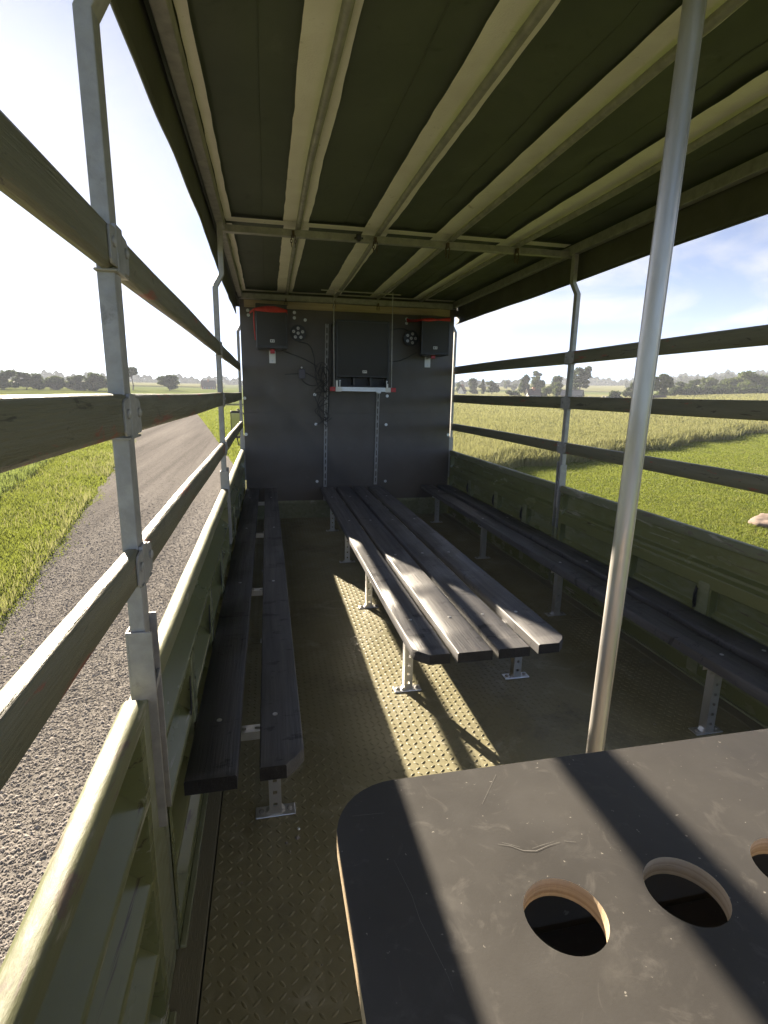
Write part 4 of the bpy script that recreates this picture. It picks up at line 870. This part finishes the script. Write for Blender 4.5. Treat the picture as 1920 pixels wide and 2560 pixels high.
# ------------------------------------------------------------------ far land
def place(px, d, py=985):
    v = ray(px, py); v = Vector((v.x, v.y, 0)).normalized()*d; return v.x, v.y, float(terrain(v.x, v.y))
def field_patch(name, px0, px1, d0, d1, m, dz=.25):
    A = [place(px0+(px1-px0)*u, d0)[:2] for u in np.linspace(0, 1, 12)]; B = [place(px0+(px1-px0)*u, d1)[:2] for u in np.linspace(0, 1, 12)]
    return strip_sheet(name, A, B, 40, 16, m, dz)
field_patch('far_field', 270, 620, 75, 300, M['greenfield'], .15)
field_patch('far_field', 1230, 2300, 215, 330, M['greenfield'], .30)
field_patch('far_field', 1130, 2300, 335, 620, M['farfield'], .55)
field_patch('far_field', -1200, 560, 300, 620, M['farfield'], .55)
def tree(px, d, wpx, toppx, basepx, label, kind='leaf', name='tree', clumps=9, leaves=2600, group='trees around the fields', bare=.12, shape='round', cat='tree', dens=1.0):
    x, y, z = place(px, d); k_ = d/F_PX; H = max(1.0, (basepx-toppx)*k_); W = wpx*k_/2*1.0
    # the base sits on the ground, the height follows from the outline's top
    v = ray(px, toppx); tt = d/math.hypot(v.x, v.y); ztop = CAM_H+v.z*tt; H = max(H*.8, ztop-z)
    t = thing(name, label, cat, (x, y, z-.15), group); rg = np.random.default_rng(int(abs(px)*7+d))
    C_ = []
    for q in range(clumps):
        if shape == 'pine':
            u = rg.uniform(.62, .97); a = rg.uniform(0, 6.28); r_ = W*rg.uniform(.0, .75)*(1.15-u*.6); C_.append((r_*math.cos(a), r_*math.sin(a), H*u, W*rg.uniform(.30, .5), H*.07))
        elif shape == 'open':
            u = rg.uniform(.35, .97); a = rg.uniform(0, 6.28); r_ = W*rg.uniform(.2, .85)*math.sin(math.pi*min(1, u*.9))**.6; C_.append((r_*math.cos(a), r_*math.sin(a), H*u, W*rg.uniform(.22, .36), H*rg.uniform(.05, .09)))
        elif shape == 'bush':
            u = rg.uniform(.15, .78); a = rg.uniform(0, 6.28); r_ = W*rg.uniform(.1, .75); C_.append((r_*math.cos(a), r_*math.sin(a), H*u*(1-.25*r_/W), W*rg.uniform(.30, .45), H*rg.uniform(.20, .28)))
        else:
            u = rg.uniform(bare+.12, .90); a = rg.uniform(0, 6.28); r_ = W*rg.uniform(.05, .72)*(math.sin(math.pi*(.12+.80*u))**.7); C_.append((r_*math.cos(a), r_*math.sin(a), H*u, W*rg.uniform(.26, .46), H*rg.uniform(.10, .17)))
    C_ = np.array(C_); n = int(leaves*dens*2.0); ci = rg.integers(0, len(C_), n); c = C_[ci]
    v3 = rg.normal(size=(n, 3)); v3 /= np.linalg.norm(v3, axis=1)[:, None]; rad = rg.random(n)**.42*rg.normal(1, .10, n)
    p = np.c_[c[:, 0]+v3[:, 0]*c[:, 3]*rad, c[:, 1]+v3[:, 1]*c[:, 3]*rad, np.maximum(.05*H, c[:, 2]+v3[:, 2]*c[:, 4]*rad)]
    s_ = rg.uniform(.6, 1.35, n)*(W*.050+.10)
    e1 = rg.normal(size=(n, 3)); e1 /= np.linalg.norm(e1, axis=1)[:, None]; e2 = np.cross(e1, v3+rg.normal(0, .3, (n, 3))); e2 /= np.linalg.norm(e2, axis=1)[:, None]+1e-6
    Q = np.stack([p-e1*s_[:, None], p+e2*s_[:, None]*.7, p+e1*s_[:, None], p-e2*s_[:, None]*.7], 1).reshape(-1, 3)
    np_mesh('crown', Q, np.arange(n*4).reshape(-1, 4), M[kind], t)
    mb = MB(); rb = .045*H if shape != 'bush' else .03*H
    mb.tube([(0, 0, -.2), (.03*H, .01*H, H*.25), (-.01*H, 0, H*.55), (.02*W, 0, H*.85)], [rb*.7, rb*.5, rb*.32, rb*.1], 7)
    for q in range(6):
        cc = C_[q % len(C_)]; z0 = min(cc[2]*.6, H*.5); mb.tube([(0, 0, z0), (cc[0]*.5, cc[1]*.5, (z0+cc[2])*.52), (cc[0], cc[1], cc[2])], [rb*.25, rb*.16, rb*.06], 5)
    mb.build('trunk', M['bark'], t, 60)
    return t
G1 = 'row of trees beyond the meadow on the road side'
for px, d, wd, top, lab in ((12, 165, 70, 938, 'roundish tree at the outer end of the tree row beyond the meadow'), (68, 170, 50, 941, 'broad tree second in the row beyond the meadow'), (98, 168, 46, 939, 'pointed tree third in the row beyond the meadow'), (145, 172, 62, 946, 'low spreading tree in the middle of the row beyond the meadow'), (180, 175, 40, 951, 'smallest tree of the row beyond the meadow'), (206, 170, 46, 943, 'loose tree next to the tallest one in the meadow row'), (240, 165, 66, 930, 'tallest tree of the row beyond the meadow')):
    tree(px, d, wd, top, 985, lab, group=G1, clumps=13, leaves=2600, bare=.05)
for px, d, wd, top in ((-45, 170, 70, 940),):
    tree(px, d, wd, top, 985, 'tree of the meadow row past the end rail', group=G1, clumps=13, leaves=2000, bare=.05)
tree(333, 175, 40, 919, 985, 'tall bare-stemmed pine with a flat crown beside the galvanised post', shape='pine', clumps=14, leaves=1700)
tree(424, 180, 54, 938, 982, 'lone round tree in the bright field between the two road side posts', clumps=16, leaves=3200, bare=.10)
tree(520, 255, 30, 956, 980, 'dark tree behind the small gabled house', clumps=8, leaves=900)
tree(1146, 215, 22, 943, 984, 'narrow tree at the edge of the black front wall, lawn side', group='clump of trees by the front wall', leaves=1100)
tree(1181, 210, 36, 944, 984, 'widest tree of the clump next to the front wall, lawn side', group='clump of trees by the front wall', clumps=12, leaves=2000, bare=.02)
tree(1207, 212, 26, 948, 984, 'middle tree of the clump next to the front wall, lawn side', group='clump of trees by the front wall', leaves=1400, bare=.02)
tree(1229, 208, 36, 946, 984, 'outer tree of the clump next to the front wall, lawn side', group='clump of trees by the front wall', clumps=12, leaves=2000, bare=.02)
for q, (px, wd) in enumerate(((1266, 26), (1284, 24))): tree(px, 330, wd, 950+q*2, 972, ['left-hand', 'right-hand'][q]+' tree of the far pair behind the green field', group='far pair of trees', leaves=1000, bare=.0)
tree(1312, 195, 40, 937, 986, 'dense dark tree behind the white gabled farmhouse', clumps=13, leaves=2400)
tree(1345, 190, 40, 938, 986, 'light green tree rising over the farmhouse roof', 'leaf2', clumps=12, leaves=2200)
tree(1342, 215, 36, 925, 986, 'thin open-crowned tree behind the farmhouse', shape='open', clumps=16, leaves=900)
tree(1388, 185, 48, 940, 986, 'broad dark tree between farmhouse and barn', clumps=14, leaves=2600)
tree(1362, 165, 34, 957, 988, 'pale bushy tree in front of the broad dark tree', 'leaf2', shape='bush', clumps=9, leaves=1500)
tree(1392, 160, 30, 962, 989, 'small round light green bush beside the barn', 'leaf2', shape='bush', clumps=9, leaves=1400)
tree(1285, 170, 40, 971, 987, 'low dark hedge bush beside the white gabled farmhouse', shape='bush', clumps=10, leaves=1300, cat='bush', name='bush')
tree(1447, 185, 56, 914, 986, 'tall open-crowned tree above the barn behind the galvanised post', shape='open', clumps=26, leaves=2600)
tree(1436, 178, 40, 950, 987, 'dense tree directly behind the barn', clumps=10, leaves=1600)
tree(1540, 150, 44, 968, 987, 'low bush at the field edge left of the aluminium pole', shape='bush', clumps=9, leaves=1300, cat='bush', name='bush')
tree(1575, 160, 36, 955, 986, 'small tree right behind the low field edge bush', clumps=8, leaves=1300)
tree(1654, 150, 54, 931, 984, 'tall dark tree just beside the aluminium pole', clumps=13, leaves=2600, bare=.03)
H_ = 'hedgerow trees beyond the wheat'
for px, d, wd, top, kd, lab in ((1702, 190, 46, 952, 'leaf', 'low hedgerow tree next to the tall dark one'), (1733, 185, 50, 948, 'leaf', 'second low hedgerow tree with a dark crown'), (1768, 195, 56, 944, 'leaf2', 'paler rounded hedgerow tree'), (1800, 190, 44, 948, 'leaf', 'narrow hedgerow tree between two paler ones'), (1830, 185, 50, 937, 'leaf2', 'slanting pale hedgerow tree'), (1876, 180, 74, 929, 'leaf2', 'largest broad pale hedgerow tree'), (1920, 185, 50, 946, 'leaf', 'hedgerow tree on the far side of the largest one'), (1965, 190, 60, 940, 'leaf', 'outermost hedgerow tree past the largest one')):
    tree(px, d, wd, top, 980, lab, kd, group=H_, clumps=13, leaves=2300, bare=.0)
for q, px in enumerate(range(1690, 1990, 26)):
    tree(px, 168, 40, 962-(q % 3)*2, 979, 'dark hedge bush in the unbroken hedge at the foot of the hedgerow trees', shape='bush', clumps=8, leaves=800, group='hedge bushes beyond the wheat', cat='bush', name='hedge_bush')
def woods(name, px0, px1, d, hpx, m='wood_far', n=9000, label=''):
    u = RNG.random(n); px = px0+(px1-px0)*u; dd = d*(1+RNG.uniform(0, .12, n)); ang_ = np.array([math.atan2(ray(p_, 985).x, ray(p_, 985).y) for p_ in np.linspace(px0, px1, 60)])
    a = np.interp(u, np.linspace(0, 1, 60), ang_); x = dd*np.sin(a); y = dd*np.cos(a); k_ = d/F_PX
    prof = .70+.18*np.sin(px*.06)+.14*np.sin(px*.17+1)+.10*np.sin(px*.43+2)
    hh = hpx*k_*prof; z = terrain(x, y)+hh*RNG.random(n)**.75; s_ = k_*RNG.uniform(1.3, 2.8, n)
    e1 = RNG.normal(size=(n, 3)); e1 /= np.linalg.norm(e1, axis=1)[:, None]; e2 = np.cross(e1, RNG.normal(size=(n, 3))); e2 /= np.linalg.norm(e2, axis=1)[:, None]
    p = np.c_[x, y, z]; Q = np.stack([p-e1*s_[:, None], p+e2*s_[:, None], p+e1*s_[:, None], p-e2*s_[:, None]], 1).reshape(-1, 3)
    prop(np_mesh(name, Q, np.arange(n*4).reshape(-1, 4), M[m]), label, 'woods', kind='stuff')
woods('far_woods', -900, 620, 560, 22, n=26000, label='far dark woods along the horizon on the road side')
woods('far_woods', 1120, 1300, 480, 18, n=7000, label='far hazy woods next to the front wall')
woods('far_woods', 1400, 2500, 640, 20, n=24000, label='long hazy woods along the horizon beyond the fields')
woods('far_woods', 1560, 2500, 470, 20, n=16000, label='nearer wood strip on the rise beyond the hedgerow')

# ------------------------------------------------------------------ houses, bales, boulder
def house(px, d, L_, W_, he, hr, rz, wall, roof, label, chimney=True, name='farmhouse', cat='house', wins=4):
    x, y, z = place(px, d); t = thing(name, label, cat, (x, y, z-.1), None, rz)
    MB().prism([(-W_/2, 0), (W_/2, 0), (W_/2, he), (0, he+hr), (-W_/2, he)], -L_/2, L_/2, 'x').build('wall', wall, t)
    rf = MB()
    for s in (-1, 1):
        a = math.atan2(hr, W_/2); ln = math.hypot(hr, W_/2)+.45; c = Vector((0, s*W_/4*1.02, he+hr/2-.02)); rf.box((c.x, c.y, c.z+.10), (L_+.5, ln, .14), Euler((-s*a, 0, 0)).to_matrix())
    ro = rf.build('roof', roof, t)
    if chimney: MB().bb(-.35, .35, -.3, .3, he+hr-.4, he+hr+.75).build('chimney', M['brick'], ro)
    for q in range(wins):
        u = -L_/2+L_*(q+.5)/wins
        for s in (-1, 1):
            wi = MB().bb(u-.45, u+.45, *sorted((s*(W_/2-.04), s*(W_/2+.03))), he*.35, he*.82).build('window', M['wallwhite'], t)
            MB().bb(u-.36, u+.36, *sorted((s*(W_/2+.031), s*(W_/2+.05))), he*.40, he*.78).build('pane', M['window'], wi)
    return t
azr = lambda px: math.atan2(ray(px, 985).x, ray(px, 985).y)
house(1333, 152, 3.4, 2.2, 1.05, 1.35, -azr(1333)+R(24), M['wallwhite'], M['roofdark'], 'white gabled farmhouse with a dark steep roof beside the trees', wins=3)
house(1431, 150, 5.0, 2.4, 1.1, 1.2, -azr(1431)+R(-14), M['greywall'], M['roofgrey'], 'grey barn with a pale roof behind the galvanised post', chimney=False, name='barn', cat='barn', wins=2)
house(1155, 205, 3.0, 2.2, 1.4, 1.7, -azr(1155)+R(70), M['wallwhite'], M['roofdark'], 'white gable house half hidden by the trees at the front wall', wins=2)
house(522, 235, 5.2, 3.0, 1.2, 2.2, -azr(522)+R(10), M['brick'], M['roofdark'], 'dark gabled house on the horizon behind the far road side post', wins=3)
house(1645, 140, 3.2, 1.8, .25, .75, -azr(1645)+R(20), M['brick'], M['roofdark'], 'low shed roof just showing over the wheat beside the aluminium pole', chimney=False, name='shed', cat='shed', wins=1)
for px, d, lab in ((1474, 140, 'single wrapped bale standing apart near the barn'), (1509, 150, 'wrapped bale of the pair, nearer the barn'), (1517, 148, 'wrapped bale of the pair, farther from the barn')):
    x, y, z = place(px, d); b = MB().disc((-.30, 0, .31), .36, (1, 0, 0), .62, 18).build('hay_bale', M['straw'], None, 30, bevel=.06); b.location = (x, y, z+.35); prop(b, lab, 'bale', 'wrapped bales by the barn')
def rock(c, r):
    bm = bmesh.new(); bmesh.ops.create_icosphere(bm, subdivisions=4, radius=1)
    for v in bm.verts:
        k_ = 1+.30*mn.fractal(v.co*1.4+Vector((3, 1, 0)), 1, 2, 3)+.08*mn.noise(v.co*6); v.co = Vector((v.co.x*r*1.2*k_, v.co.y*r*k_, max(-.25, v.co.z)*r*.72*k_))
    me = bpy.data.meshes.new('boulder'); bm.to_mesh(me); bm.free(); me.materials.append(M['rock']); me.polygons.foreach_set('use_smooth', [True]*len(me.polygons))
    o = link('boulder', me); o.location = c; return o
bx_, by_ = 10.55, 9.15
prop(rock((bx_, by_, float(terrain(bx_, by_))-.04), .40), 'pale pinkish boulder lying on the lawn beside the truck', 'boulder')

# ------------------------------------------------------------------ air
hz = MB().bb(-700, 700, -60, 760, -4.5, 75).build('haze', None); hz.data.materials.clear()
hm = bpy.data.materials.new('haze_air'); hm.use_nodes = True; n_ = hm.node_tree.nodes; n_.remove(n_['Principled BSDF'])
pv = n_.new('ShaderNodeVolumePrincipled'); pv.inputs['Color'].default_value = (.82, .88, 1, 1); pv.inputs['Density'].default_value = 0.00072; pv.inputs['Anisotropy'].default_value = 0.0
hm.node_tree.links.new(pv.outputs[0], n_['Material Output'].inputs['Volume']); hz.data.materials.append(hm)
prop(hz, 'thin pale haze over the fields', 'haze', kind='stuff')
